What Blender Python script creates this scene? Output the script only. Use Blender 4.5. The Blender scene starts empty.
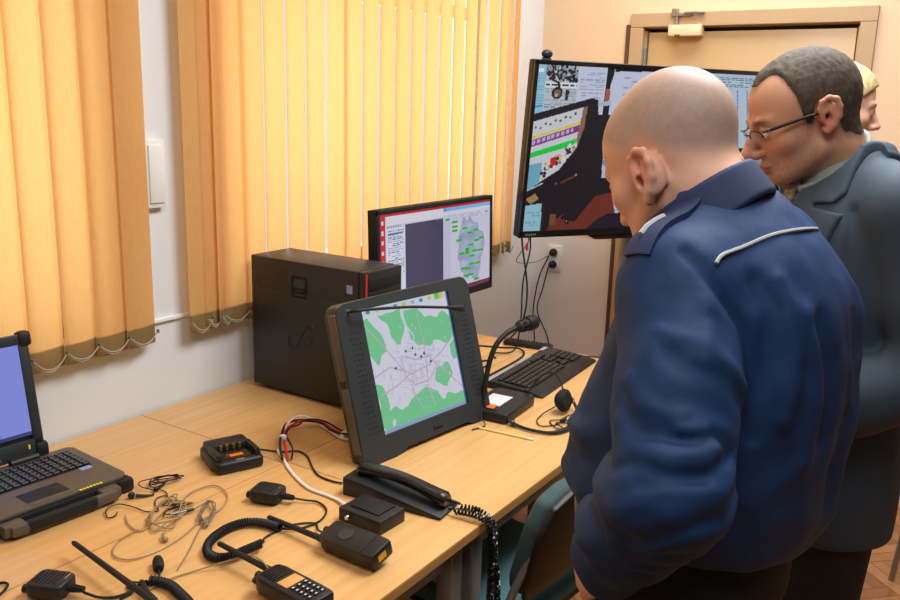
import bpy, bmesh, math, random
import numpy as np
from mathutils import Vector, Matrix
random.seed(7); rng = np.random.default_rng(7)
S = bpy.context.scene; COL = S.collection
PI = math.pi
def rad(a): return a * PI / 180
# ------------------------------------------------------------ camera
cd = bpy.data.cameras.new('camera'); cam = bpy.data.objects.new('camera', cd); COL.objects.link(cam)
cd.sensor_width = 36; cd.lens = 34.0; cd.clip_start = 0.02
cam.matrix_world = Matrix(((0.54804215, 0.17144377, -0.81869215, 0), (-0.83599562, 0.14455132, -0.52935455, 0),
                           (0.02758849, 0.97453166, 0.22254645, 1.69), (0, 0, 0, 1)))
S.camera = cam
# ------------------------------------------------------------ world, lights, exposure
def srgb(r, g, b):
    f = lambda c: (c / 12.92 if c <= .04045 else ((c + .055) / 1.055) ** 2.4)
    return (f(r / 255), f(g / 255), f(b / 255), 1)
w = bpy.data.worlds.new('world'); S.world = w; w.use_nodes = True
w.node_tree.nodes['Background'].inputs[0].default_value = (.80, .90, 1.0, 1)
w.node_tree.nodes['Background'].inputs[1].default_value = 1.1
def area(name, loc, rot, sx, sy, power, color):
    l = bpy.data.lights.new(name, 'AREA'); l.shape = 'RECTANGLE'; l.size = sx; l.size_y = sy; l.energy = power; l.color = color
    o = bpy.data.objects.new(name, l); o.location = loc; o.rotation_euler = rot; COL.objects.link(o); return o
area('overhead_light', (2.2, 0.45, 2.80), (0, 0, 0), 1.3, .9, 76, (.95, .975, 1.0))
area('overhead_light', (0.3, 0.1, 2.80), (0, 0, 0), 1.2, .8, 24, (.95, .975, 1.0))
area('overhead_light', (3.7, 1.15, 2.80), (0, 0, 0), .6, 1.2, 18, (.97, .98, 1.0))  # added to brighten the far wall, no fixture known there
area('window_daylight', (0.62, 2.62, 1.9), (rad(-90), 0, 0), 1.6, 1.7, 29, (1.0, .97, .92))
area('window_daylight', (2.82, 2.62, 1.9), (rad(-90), 0, 0), 1.9, 1.7, 32, (1.0, .97, .92))
S.view_settings.view_transform = 'Standard'; S.view_settings.look = 'None'
S.view_settings.exposure = -0.26; S.view_settings.gamma = 1; S.view_settings.use_curve_mapping = False

# ------------------------------------------------------------ materials
def mat(name, col=(.5, .5, .5, 1), rough=.5, metal=0, spec=.5, noise=None, bump=None, attr=None, emit=None, sheen=0, sss=0, transl=0, coat=0):
    m = bpy.data.materials.new(name); m.use_nodes = True; nt = m.node_tree; N = nt.nodes; L = nt.links
    b = N['Principled BSDF']
    b.inputs['Base Color'].default_value = col; b.inputs['Roughness'].default_value = rough
    b.inputs['Metallic'].default_value = metal; b.inputs['Specular IOR Level'].default_value = spec
    if coat: b.inputs['Coat Weight'].default_value = coat; b.inputs['Coat Roughness'].default_value = .15
    if sheen: b.inputs['Sheen Weight'].default_value = sheen; b.inputs['Sheen Roughness'].default_value = .4
    if sss:
        b.inputs['Subsurface Weight'].default_value = sss; b.inputs['Subsurface Radius'].default_value = (1, .35, .2); b.inputs['Subsurface Scale'].default_value = .006
    tc = N.new('ShaderNodeTexCoord')
    src = None
    if attr:
        a = N.new('ShaderNodeAttribute'); a.attribute_name = attr; src = a.outputs['Color']
        L.new(src, b.inputs['Base Color'])
    if noise:                       # (scale vector, other colour, amount)
        sc, c2, amt = noise
        mp = N.new('ShaderNodeMapping'); mp.inputs['Scale'].default_value = sc
        nz = N.new('ShaderNodeTexNoise'); nz.inputs['Scale'].default_value = 1; nz.inputs['Detail'].default_value = 5
        rp = N.new('ShaderNodeMapRange'); rp.inputs[1].default_value = .35; rp.inputs[2].default_value = .65; rp.inputs[4].default_value = amt
        mx = N.new('ShaderNodeMix'); mx.data_type = 'RGBA'; mx.inputs[6].default_value = col; mx.inputs[7].default_value = c2
        if src: L.new(src, mx.inputs[6])
        L.new(tc.outputs['Object'], mp.inputs[0]); L.new(mp.outputs[0], nz.inputs['Vector']); L.new(nz.outputs[0], rp.inputs[0])
        L.new(rp.outputs[0], mx.inputs[0]); L.new(mx.outputs[2], b.inputs['Base Color'])
    if bump:                        # (scale, strength, distance)
        nz = N.new('ShaderNodeTexNoise'); nz.inputs['Scale'].default_value = bump[0]; nz.inputs['Detail'].default_value = 3
        bp = N.new('ShaderNodeBump'); bp.inputs['Strength'].default_value = bump[1]; bp.inputs['Distance'].default_value = bump[2]
        L.new(tc.outputs['Object'], nz.inputs['Vector']); L.new(nz.outputs[0], bp.inputs['Height']); L.new(bp.outputs[0], b.inputs['Normal'])
    if emit:                        # screen: colour comes out of an attribute
        b.inputs['Base Color'].default_value = (.01, .01, .012, 1)
        if attr:
            for l in list(L):
                if l.to_socket == b.inputs['Base Color']: L.remove(l)
            L.new(src, b.inputs['Emission Color'])
        else: b.inputs['Emission Color'].default_value = col
        b.inputs['Emission Strength'].default_value = emit
    if transl:
        tr = N.new('ShaderNodeBsdfTranslucent'); ms = N.new('ShaderNodeMixShader'); ms.inputs[0].default_value = transl
        tr.inputs[0].default_value = col
        if noise: L.new(mx.outputs[2], tr.inputs[0])
        L.new(b.outputs[0], ms.inputs[1]); L.new(tr.outputs[0], ms.inputs[2]); L.new(ms.outputs[0], N['Material Output'].inputs[0])
    return m
M = {}
M['wood'] = mat('beech_laminate', srgb(220, 174, 113), .3, noise=((2.2, 46, 46), srgb(200, 150, 89), .55), spec=.5)
M['edge'] = mat('beech_edge', srgb(190, 138, 78), .4)
M['steel'] = mat('grey_steel', srgb(150, 146, 140), .38, .6)
M['chrome'] = mat('chrome', srgb(200, 200, 200), .2, 1)
M['black'] = mat('black_plastic', srgb(32, 33, 35), .42, spec=.35)
M['blackmatte'] = mat('matte_black', srgb(25, 26, 28), .62, spec=.3)
M['gloss'] = mat('gloss_black', srgb(20, 20, 22), .18)
M['rubber'] = mat('black_rubber', srgb(27, 28, 30), .55, spec=.35)
M['pc'] = mat('case_black', srgb(42, 42, 43), .45, spec=.35, bump=(900, .05, .0004))
M['bezel'] = mat('bezel_slate', srgb(43, 49, 51), .42, bump=(700, .06, .0004))
M['laptop'] = mat('laptop_grey', srgb(98, 88, 76), .45, .25)
M['laptopdark'] = mat('laptop_black', srgb(26, 27, 29), .5)
M['key'] = mat('key_black', srgb(24, 24, 25), .45)
M['white'] = mat('white_plastic', srgb(232, 230, 224), .4)
M['whitecable'] = mat('white_cable', srgb(236, 232, 226), .45)
M['redcable'] = mat('red_cable', srgb(206, 24, 40), .4)
M['clear'] = mat('clear_tube', srgb(190, 168, 126), .2, transl=.4)
M['greycable'] = mat('grey_cable', srgb(120, 112, 96), .4)
M['red'] = mat('red_paint', srgb(200, 30, 34), .4)
M['gold'] = mat('gold_contact', srgb(220, 180, 70), .3, .9)
M['yellow'] = mat('yellow_print', srgb(236, 222, 40), .5)
M['sticker'] = mat('sticker_blue', srgb(150, 160, 215), .4)
M['paper'] = mat('paper', srgb(228, 230, 228), .7)
M['orange'] = mat('orange_print', srgb(226, 106, 34), .5)
M['wallwhite'] = mat('white_wall', srgb(226, 229, 229), .55, bump=(60, .05, .002))
M['frame'] = mat('door_frame_paint', srgb(194, 164, 126), .4)
M['door'] = mat('door_paint', srgb(206, 174, 128), .42)
M['dark'] = mat('dark_brown', srgb(92, 70, 46), .6)
M['ceil'] = mat('ceiling_white', srgb(238, 236, 230), .8)
M['teal'] = mat('teal_fabric', srgb(74, 116, 120), .9, bump=(500, .3, .001), noise=((300, 300, 300), srgb(58, 94, 98), .6))
M['tealshade'] = mat('shaded_teal_fabric', srgb(66, 90, 92), .9, bump=(500, .3, .001), noise=((300, 300, 300), srgb(50, 70, 72), .6))  # same teal fabric, backrest shade put into the colour
M['chairshell'] = mat('chair_shell', srgb(30, 25, 22), .5)
M['blind'] = mat('blind_fabric', srgb(240, 190, 122), .8, transl=.5, noise=((160, 160, 30), srgb(234, 180, 110), .5))
M['pocket'] = mat('blind_pocket', srgb(176, 148, 98), .8, transl=.12, noise=((160, 160, 30), srgb(166, 138, 88), .5))
M['chain'] = mat('bead_chain', srgb(190, 184, 168), .35)
M['winframe'] = mat('window_frame_white', srgb(240, 240, 238), .35)
M['pencil'] = mat('pencil_wood', srgb(236, 210, 140), .5)
M['skin'] = mat('skin', rough=.5, attr='col', sss=.12, spec=.32, bump=(420, .10, .0007))
M['navy'] = mat('navy_cloth', srgb(25, 55, 97), .66, bump=(15, .35, .010), spec=.3)
M['navydark'] = mat('navy_trouser_cloth', srgb(20, 21, 28), .85)
M['collar'] = mat('navy_collar_cloth', srgb(24, 42, 82), .7)
M['piping'] = mat('silver_piping', srgb(176, 180, 180), .6)
M['suit'] = mat('slate_suit_cloth', srgb(56, 72, 86), .74, bump=(13, .25, .008))
M['suittrouser'] = mat('dark_trouser_cloth', srgb(32, 28, 26), .85)
M['shirt'] = mat('grey_green_shirt', srgb(138, 152, 146), .75)
M['tie'] = mat('brown_tie', srgb(92, 78, 62), .55, noise=((60, 60, 200), srgb(160, 150, 126), .8))
M['hairbrown'] = mat('short_brown_hair', attr='col', rough=.7, bump=(700, .5, .0012), spec=.25, noise=((420, 420, 200), srgb(126, 114, 98), .26))
M['blonde'] = mat('blonde_hair', srgb(214, 190, 142), .5, noise=((60, 160, 60), srgb(172, 140, 88), .7), bump=(160, .5, .004))
M['stubble'] = M['skin']
M['eye'] = mat('eye_white', srgb(226, 220, 214), .2)
M['iris'] = mat('iris', srgb(50, 40, 34), .2)
M['spec'] = mat('spectacle_frame', srgb(48, 36, 32), .3, .5)
M['leather'] = mat('shoe_leather', srgb(24, 22, 22), .35)
M['darktop'] = mat('dark_blouse', srgb(46, 40, 46), .8)
M['screen'] = mat('screen_picture', rough=.25, attr='col', emit=.9)
M['tvscreen'] = mat('tv_picture', rough=.22, attr='col', emit=.85)
def glass(name):
    m = bpy.data.materials.new(name); m.use_nodes = True; N = m.node_tree.nodes; L = m.node_tree.links
    N.remove(N['Principled BSDF'])
    t = N.new('ShaderNodeBsdfTransparent'); g = N.new('ShaderNodeBsdfGlossy'); g.inputs['Roughness'].default_value = .02
    x = N.new('ShaderNodeMixShader'); x.inputs[0].default_value = .07
    L.new(t.outputs[0], x.inputs[1]); L.new(g.outputs[0], x.inputs[2]); L.new(x.outputs[0], N['Material Output'].inputs[0]); return m
M['glass'] = glass('clear_glass')
# painted wall: pale peach above, white gloss dado below 1 m
def dado():
    m = mat('far_wall_paint', rough=.5, bump=(60, .05, .002)); N = m.node_tree.nodes; L = m.node_tree.links; b = N['Principled BSDF']
    tc = N.new('ShaderNodeTexCoord'); sp = N.new('ShaderNodeSeparateXYZ'); L.new(tc.outputs['Object'], sp.inputs[0])
    g = N.new('ShaderNodeMath'); g.operation = 'GREATER_THAN'; g.inputs[1].default_value = 1.03; L.new(sp.outputs[2], g.inputs[0])
    mx = N.new('ShaderNodeMix'); mx.data_type = 'RGBA'; mx.inputs[6].default_value = srgb(236, 230, 226); mx.inputs[7].default_value = srgb(240, 208, 172)
    L.new(g.outputs[0], mx.inputs[0]); L.new(mx.outputs[2], b.inputs['Base Color']); return m
M['dado'] = dado()
M['greywall'] = mat('grey_unseen_wall', srgb(104, 104, 106), .7)  # unseen walls, grey tone chosen to cut warm bounced light
M['parquet'] = mat('oak_parquet', rough=.32, attr='col', noise=((30, 30, 30), srgb(150, 92, 48), .3))

# ------------------------------------------------------------ object helpers
def empty(name, loc=(0, 0, 0), rz=0, label=None, cat=None, group=None):
    o = bpy.data.objects.new(name, None); o.location = loc; o.rotation_euler = (0, 0, rz); o.empty_display_size = .05
    COL.objects.link(o); tag(o, label, cat, group); return o
def tag(o, label=None, cat=None, group=None, kind=None):
    if label: o['label'] = label
    if cat: o['category'] = cat
    if group: o['group'] = group
    if kind: o['kind'] = kind
    return o
def mtx(o): return Matrix.Translation(o.location) @ o.rotation_euler.to_matrix().to_4x4() @ Matrix.Diagonal((*o.scale, 1))
class B:
    """collects shapes, then links them as ONE mesh object"""
    def __init__(s): s.bm = bmesh.new(); s.mi = 0
    def _fin(s, verts, mx):
        if mx is not None: bmesh.ops.transform(s.bm, matrix=mx, verts=verts)
        for f in {f for v in verts for f in v.link_faces}: f.material_index = s.mi
    def box(s, c, d, bev=0, mx=None, seg=2):
        r = bmesh.ops.create_cube(s.bm, size=1, matrix=Matrix.Translation(c) @ Matrix.Diagonal((*d, 1)))
        vs = r['verts']
        if bev:
            es = list({e for v in vs for e in v.link_edges})
            rr = bmesh.ops.bevel(s.bm, geom=es, offset=bev, segments=seg, affect='EDGES', profile=.5, clamp_overlap=True)
            vs = list({v for f in rr['faces'] for v in f.verts} | {v for v in vs if v.is_valid})
        s._fin(vs, mx); return s
    def prism(s, poly, h, bev=0, mx=None, seg=2):
        """poly in xy, extruded 0..h in z"""
        v0 = [s.bm.verts.new((x, y, 0)) for x, y in poly]; f = s.bm.faces.new(v0)
        r = bmesh.ops.extrude_face_region(s.bm, geom=[f]); v1 = [g for g in r['geom'] if isinstance(g, bmesh.types.BMVert)]
        bmesh.ops.translate(s.bm, vec=(0, 0, h), verts=v1); vs = v0 + v1
        bmesh.ops.recalc_face_normals(s.bm, faces=list({f for v in vs for f in v.link_faces}))
        if bev:
            es = list({e for v in vs for e in v.link_edges})
            rr = bmesh.ops.bevel(s.bm, geom=es, offset=bev, segments=seg, affect='EDGES', profile=.5, clamp_overlap=True)
            vs = list({v for f in rr['faces'] for v in f.verts} | {v for v in vs if v.is_valid})
        s._fin(vs, mx); return s
    def lathe(s, prof, n=20, mx=None):
        """prof [(r, z)] turned about z, ends closed"""
        rings = []; vs = []
        for r, z in prof:
            if r < 1e-6: ring = [s.bm.verts.new((0, 0, z))]
            else: ring = [s.bm.verts.new((r * math.cos(2 * PI * k / n), r * math.sin(2 * PI * k / n), z)) for k in range(n)]
            rings.append(ring); vs += ring
        for a, b in zip(rings, rings[1:]):
            for k in range(n):
                q = [a[k % len(a)], a[(k + 1) % len(a)], b[(k + 1) % len(b)], b[k % len(b)]]
                q = [v for i, v in enumerate(q) if v not in q[:i]]
                if len(q) > 2: s.bm.faces.new(q)
        for ring, fl in ((rings[0], 1), (rings[-1], 0)):
            if len(ring) > 2: s.bm.faces.new(ring[::-1] if fl else ring)
        s._fin(vs, mx); return s
    def cyl(s, a, b, r, r2=None, n=14):
        a, b = Vector(a), Vector(b); d = b - a; q = d.to_track_quat('Z', 'Y').to_matrix().to_4x4()
        return s.lathe([(r, 0), (r if r2 is None else r2, d.length)], n, Matrix.Translation(a) @ q)
    def tube(s, pts, r, n=8, closed=False):
        pts = [Vector(p) for p in pts]; N = len(pts); rs = r if hasattr(r, '__len__') else [r] * N
        up = None; rings = []
        for i, p in enumerate(pts):
            t = (pts[(i + 1) % N] - pts[i - 1]) if closed else (pts[min(i + 1, N - 1)] - pts[max(i - 1, 0)])
            t = t.normalized() if t.length > 1e-9 else Vector((0, 0, 1))
            if up is None: up = t.orthogonal().normalized()
            up = (up - t * up.dot(t)); up = up.normalized() if up.length > 1e-6 else t.orthogonal().normalized()
            w = t.cross(up)
            rings.append([s.bm.verts.new(p + (up * math.cos(2 * PI * k / n) + w * math.sin(2 * PI * k / n)) * rs[i]) for k in range(n)])
        for i in range(N if closed else N - 1):
            a, b = rings[i], rings[(i + 1) % N]
            for k in range(n):
                f = s.bm.faces.new((a[k], a[(k + 1) % n], b[(k + 1) % n], b[k])); f.material_index = s.mi
        if not closed:
            s.bm.faces.new(rings[0][::-1]).material_index = s.mi; s.bm.faces.new(rings[-1]).material_index = s.mi
        return s
    def ball(s, c, r, mx=None, sc=(1, 1, 1), u=16, v=10):
        rr = bmesh.ops.create_uvsphere(s.bm, u_segments=u, v_segments=v, radius=r, matrix=Matrix.Translation(c) @ Matrix.Diagonal((*sc, 1)))
        s._fin(rr['verts'], mx); return s
    def build(s, name, m, parent=None, world=False, smooth=True):
        me = bpy.data.meshes.new(name)
        bmesh.ops.recalc_face_normals(s.bm, faces=s.bm.faces[:])
        if world and parent is not None: s.bm.transform((mtx(parent) if parent.parent is None else mtx(parent.parent) @ mtx(parent)).inverted())
        s.bm.to_mesh(me); s.bm.free()
        for x in (m if isinstance(m, (list, tuple)) else [m]): me.materials.append(x)
        if smooth:
            me.shade_smooth()
            try: me.set_sharp_from_angle(angle=rad(34))
            except Exception: pass
        o = bpy.data.objects.new(name, me); COL.objects.link(o)
        if parent is not None: o.parent = parent
        return o
def struct(name, b, m, parent=None, smooth=False):
    o = b.build(name, m, parent, smooth=smooth); tag(o, kind='structure'); return o
def spline(pts, n=8, closed=False):
    P = [Vector(p) for p in pts]; out = []; L = len(P)
    for i in range(L if closed else L - 1):
        p1, p2 = P[i], P[(i + 1) % L]
        p0 = P[i - 1] if (i > 0 or closed) else p1 * 2 - p2
        p3 = P[(i + 2) % L] if (i + 2 < L or closed) else p2 * 2 - p1
        for k in range(n):
            t = k / n
            out.append(.5 * ((2 * p1) + (p2 - p0) * t + (2 * p0 - 5 * p1 + 4 * p2 - p3) * t * t + (3 * p1 - p0 - 3 * p2 + p3) * t ** 3))
    if not closed: out.append(P[-1])
    return out
def cable(name, pts, r, m, label, cat='cable', group=None, n=8, sides=6):
    o = B().tube(spline(pts, n), r, sides).build(name, m); return tag(o, label, cat, group)
def coil(path, R, turns, r, per=9, sides=5):
    """helix of radius R round a path; returns points"""
    P = spline(path, 24); L = [0]
    for a, b in zip(P, P[1:]): L.append(L[-1] + (b - a).length)
    n = turns * per; out = []; up = None
    for k in range(n + 1):
        s = L[-1] * k / n; i = max(j for j in range(len(L)) if L[j] <= s + 1e-12); i = min(i, len(P) - 2)
        f = (s - L[i]) / max(L[i + 1] - L[i], 1e-9); p = P[i].lerp(P[i + 1], f); t = (P[i + 1] - P[i]).normalized()
        if up is None: up = t.orthogonal().normalized()
        up = (up - t * up.dot(t)).normalized(); wv = t.cross(up); a = 2 * PI * k / per
        out.append(p + (up * math.cos(a) + wv * math.sin(a)) * R)
    return out
def copy_tree(o, loc, rz, label=None, group=None):
    c = o.copy(); COL.objects.link(c); c.location = loc; c.rotation_euler = (0, 0, rz)
    if label: c['label'] = label
    if group: c['group'] = group
    for ch in list(o.children):
        d = ch.copy(); COL.objects.link(d); d.parent = c
        for g in ch.children:
            e = g.copy(); COL.objects.link(e); e.parent = d
    return c
# ------------------------------------------------------------ pictures on screens: one small quad per picture cell, coloured by an attribute
class Pic:
    def __init__(s, w, h, bg): s.w, s.h = w, h; s.a = np.zeros((h, w, 3)); s.a[:] = bg; s.Y, s.X = np.mgrid[0:h, 0:w]; s.u = (s.X + .5) / w; s.v = (s.Y + .5) / h
    def rect(s, u0, v0, u1, v1, c): s.a[(s.u >= u0) & (s.u < u1) & (s.v >= v0) & (s.v < v1)] = c
    def inpoly(s, P):
        m = np.zeros(s.u.shape, bool); n = len(P)
        for i in range(n):
            (x0, y0), (x1, y1) = P[i], P[(i + 1) % n]
            if y0 == y1: continue
            c = ((y0 > s.v) != (y1 > s.v)) & (s.u < (x1 - x0) * (s.v - y0) / (y1 - y0) + x0); m ^= c
        return m
    def poly(s, P, c): s.a[s.inpoly(P)] = c
    def line(s, P, wd, c, mix=1):
        asp = s.w / s.h
        for (x0, y0), (x1, y1) in zip(P, P[1:]):
            dx, dy = (x1 - x0) * asp, y1 - y0; L2 = dx * dx + dy * dy + 1e-12
            t = np.clip(((s.u - x0) * asp * dx + (s.v - y0) * dy) / L2, 0, 1)
            d = np.hypot((s.u - x0) * asp - t * dx, s.v - y0 - t * dy); k = d < wd
            s.a[k] = s.a[k] * (1 - mix) + np.array(c) * mix
    def dot(s, u, v, r, c):
        asp = s.w / s.h; s.a[np.hypot((s.u - u) * asp, s.v - v) < r] = c
    def lines(s, u0, v0, u1, v1, step, c, fill=.75, skew=0):
        """rows of word-like dashes"""
        v = v0
        while v < v1:
            u = u0
            while u < u1:
                L = random.uniform(.01, .035)
                if random.random() < fill: s.rect(u, v + skew * (u - u0), min(u + L, u1), v + skew * (u - u0) + step * .45, c)
                u += L + .006
            v += step
    def blotch(s, n, c, seed):
        r = np.random.default_rng(seed); f = np.zeros(s.u.shape)
        for k in range(n):
            a = r.uniform(0, 2 * PI); q = r.uniform(10, 60); f += np.sin(q * (s.u * math.cos(a) + s.v * math.sin(a)) + r.uniform(0, 6)) / n ** .5
        return f
    def build(s, name, m, parent, mx, W, H):
        """rectangle W x H, centre at origin of mx, x right, y up"""
        nx, ny = s.w, s.h; xs = np.linspace(-W / 2, W / 2, nx + 1); ys = np.linspace(H / 2, -H / 2, ny + 1)
        gx, gy = np.meshgrid(xs, ys); V = np.stack([gx, gy, np.zeros_like(gx)], -1).reshape(-1, 3)
        R = np.array(mx.to_3x3()); V = V @ R.T + np.array(mx.translation)
        i = (np.arange(ny)[:, None] * (nx + 1) + np.arange(nx)[None]).ravel()
        F = np.stack([i, i + nx + 1, i + nx + 2, i + 1], 1)
        me = bpy.data.meshes.new(name); me.from_pydata(V.tolist(), [], F.tolist())
        at = me.color_attributes.new('col', 'FLOAT_COLOR', 'CORNER')
        c = s.a.reshape(-1, 3) / 255.; c = np.where(c <= .04045, c / 12.92, ((c + .055) / 1.055) ** 2.4)
        c = np.repeat(np.concatenate([c, np.ones((len(c), 1))], 1), 4, 0).astype(np.float32)
        at.data.foreach_set('color', c.ravel()); me.materials.append(m)
        o = bpy.data.objects.new(name, me); COL.objects.link(o); o.parent = parent; return o
# ============================================================ ROOM
XF, YW, ZC = 4.11, 2.129, 2.85
X0, YB = -1.6, -2.6
def floor():
    """herringbone blocks"""
    bm = bmesh.new(); cl = bm.loops.layers.float_color.new('col'); L, W = .28, .056; n = 5
    cols = [srgb(*c) for c in ((186, 128, 74), (172, 112, 62), (196, 140, 84), (160, 102, 54), (180, 120, 66))]
    g = .0012
    for a in range(-70, 90):
        for b in range(-30, 40):
            for k in (0, 1):
                # herringbone lattice: horizontal and vertical blocks stepping by W
                x = a * W + b * L; y = a * W - b * L
                if k: r = (x + g, y + g, x + L - g, y + W - g)
                else: r = (x + L + g, y - L + W + g, x + L + W - g, y + W - g)
                c, s = math.cos(rad(45)), math.sin(rad(45))
                pts = [(p[0] * c - p[1] * s + 1.3, p[0] * s + p[1] * c) for p in ((r[0], r[1]), (r[2], r[1]), (r[2], r[3]), (r[0], r[3]))]
                if max(p[0] for p in pts) < X0 or min(p[0] for p in pts) > XF or max(p[1] for p in pts) < YB or min(p[1] for p in pts) > YW: continue
                f = bm.faces.new([bm.verts.new((p[0], p[1], 0)) for p in pts]); cc = random.choice(cols)
                for l in f.loops: l[cl] = cc
    for co, no in (((X0, 0, 0), (-1, 0, 0)), ((XF, 0, 0), (1, 0, 0)), ((0, YB, 0), (0, -1, 0)), ((0, YW, 0), (0, 1, 0))):
        bmesh.ops.bisect_plane(bm, geom=bm.verts[:] + bm.edges[:] + bm.faces[:], plane_co=co, plane_no=no, clear_outer=True)
    # sub-floor slab
    r = bmesh.ops.create_cube(bm, size=1, matrix=Matrix.Translation(((X0 + XF) / 2, (YB + YW) / 2, -.051)) @ Matrix.Diagonal((XF - X0, YW - YB, .1, 1)))
    for f in {f for v in r['verts'] for f in v.link_faces}:
        for l in f.loops: l[cl] = srgb(70, 44, 26)
    me = bpy.data.meshes.new('floor'); bm.to_mesh(me); bm.free(); me.materials.append(M['parquet'])
    o = bpy.data.objects.new('floor', me); COL.objects.link(o); tag(o, kind='structure')
floor()
struct('ceiling', B().box(((X0 + XF) / 2, (YB + YW) / 2, ZC + .05), (XF - X0 + .6, YW - YB + .6, .1)), M['ceil'])
ZS = 1.03                                    # sill height
W1, W2, ZT = (-.35, 1.42), (1.90, 3.74), 2.55
T = .34; yc = YW + T / 2
b = B()
for x0, x1, z0, z1 in ((X0 - .2, XF + .2, 0, ZS), (X0 - .2, XF + .2, ZT, ZC), (X0 - .2, W1[0], ZS, ZT), (W1[1], W2[0], ZS, ZT), (W2[1], XF + .2, ZS, ZT)):
    b.box(((x0 + x1) / 2, yc, (z0 + z1) / 2), (x1 - x0, T, z1 - z0))
struct('wall_back', b, M['wallwhite'])
for k, (a, c) in enumerate((W1, W2)):
    wn = empty('window_%d' % (k + 1), ((a + c) / 2, YW + .2, ZS)); tag(wn, kind='structure')
    hw = (c - a) / 2; h = ZT - ZS; f = B()
    for x in (-hw + .03, -.02, hw - .03): f.box((x, 0, h / 2), (.06, .06, h), .004)
    for z in (.03, h - .03, h * .72): f.box((0, 0, z), (2 * hw, .055, .06), .004)
    f.build('window_frame', M['winframe'], wn)
    B().box((0, .01, h / 2), (2 * hw - .08, .006, h - .08)).build('window_pane', M['glass'], wn, smooth=False)
    struct('trim_%d' % (k + 1), B().box(((a + c) / 2, YW + .105, ZS - .012), (c - a, .2, .024), .003), M['winframe'])
# thin ledge on the pier between the windows
struct('trim_3', B().box(((W1[1] + W2[0]) / 2, YW - .006, ZS - .008), (W2[0] - W1[1] + .1, .012, .012), .002), M['winframe'])
# far wall with the door opening
DY0, DY1, DZ = .60, 1.60, 2.11
b = B()
for y0, y1, z0, z1 in ((YB, DY0, 0, ZC), (DY1, YW, 0, ZC), (DY0, DY1, DZ, ZC)):
    b.box((XF + .1, (y0 + y1) / 2, (z0 + z1) / 2), (.2, y1 - y0, z1 - z0))
struct('wall_far', b, M['dado'])
struct('wall_left', B().box((X0 - .1, (YB + YW) / 2, ZC / 2), (.2, YW - YB, ZC)), M['greywall'])
struct('wall_near', B().box(((X0 + XF) / 2, YB - .1, ZC / 2), (XF - X0, .2, ZC)), M['greywall'])
# steel door frame: casing on the wall and jamb inside the opening
b = B()
for y0, y1, z0, z1 in ((DY1 - .02, DY1 + .045, 0, DZ - .026), (DY0 - .045, DY0 + .02, 0, DZ - .026), (DY0 - .045, DY1 + .045, DZ - .025, DZ + .04)):
    b.box((XF - .006, (y0 + y1) / 2, (z0 + z1) / 2), (.03, y1 - y0, z1 - z0), .003)
for y, in ((DY1 - .0155,), (DY0 + .0155,)): b.box((XF + .09, y, DZ / 2 - .02), (.15, .029, DZ - .04))
b.box((XF + .09, (DY0 + DY1) / 2, DZ - .015), (.15, DY1 - DY0 - .002, .028)).box((XF + .1, (DY0 + DY1) / 2, .008), (.17, DY1 - DY0 - .06, .016))
struct('trim_4', b, M['frame'])
dr = empty('door_1', (XF, (DY0 + DY1) / 2, 0)); tag(dr, kind='structure')
hw = (DY1 - DY0) / 2 - .036
B().box((.045, 0, DZ / 2 - .018), (.044, 2 * hw, DZ - .056), .003).build('door_leaf', M['door'], dr)
B().box((.12, 0, DZ / 2), (.04, 2 * hw + .05, DZ - .04)).build('door_gap_shade', M['dark'], dr)  # solid panel behind the leaf, dark colour stands for shade in the gap
for z in (.25, 1.1, 1.93):
    B().cyl((.012, hw + .012, z - .06), (.012, hw + .012, z + .06), .011).build('hinge', M['steel'], dr)
hd = B().cyl((.025, -hw + .07, 1.03), (-.03, -hw + .07, 1.03), .011).cyl((-.03, -hw + .07, 1.03), (-.03, -hw + .2, 1.03), .01).box((.02, -hw + .07, 1.0), (.008, .04, .2), .003)
hd.build('door_handle', M['steel'], dr)
# second door edge line: a dark strip running beside the frame
cb = B().box((XF - .006, DY1 + .06, 1.05), (.012, .02, 2.1), .002); struct('trim_5', cb, M['dark'])
dc = empty('door_closer', (XF - .02, 1.37, 2.065), 0, 'cream hydraulic door closer box with folding arm at the top of the door', 'door closer')
B().box((.005, 0, 0), (.06, .155, .05), .004).build('closer_body', mat('closer_cream', srgb(246, 220, 176), .4), dc)
ar = B().cyl((-.005, .045, .025), (-.005, .045, .065), .011).box((-.01, .02, .07), (.022, .10, .012), .002).box((-.02, -.04, .078), (.02, .09, .01), .002, Matrix.Rotation(rad(4), 4, 'Z')).box((-.005, .055, .085), (.03, .03, .03), .004)
ar.build('closer_arm', M['steel'], dc)
B().cyl((-.03, .03, -.03), (-.03, .03, -.02), .012).build('adjusting_screw', M['dark'], dc)
# white flat box on the pier
wb = empty('wall_box', (1.64, YW, 1.47), 0, 'flat white switch box on the white pier between the blinds', 'switch box')
B().box((0, -.012, 0), (.07, .024, .2), .004).build('cover', M['white'], wb)
B().box((.0, -.026, .0), (.05, .006, .17), .002).build('flap', M['white'], wb)
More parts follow.
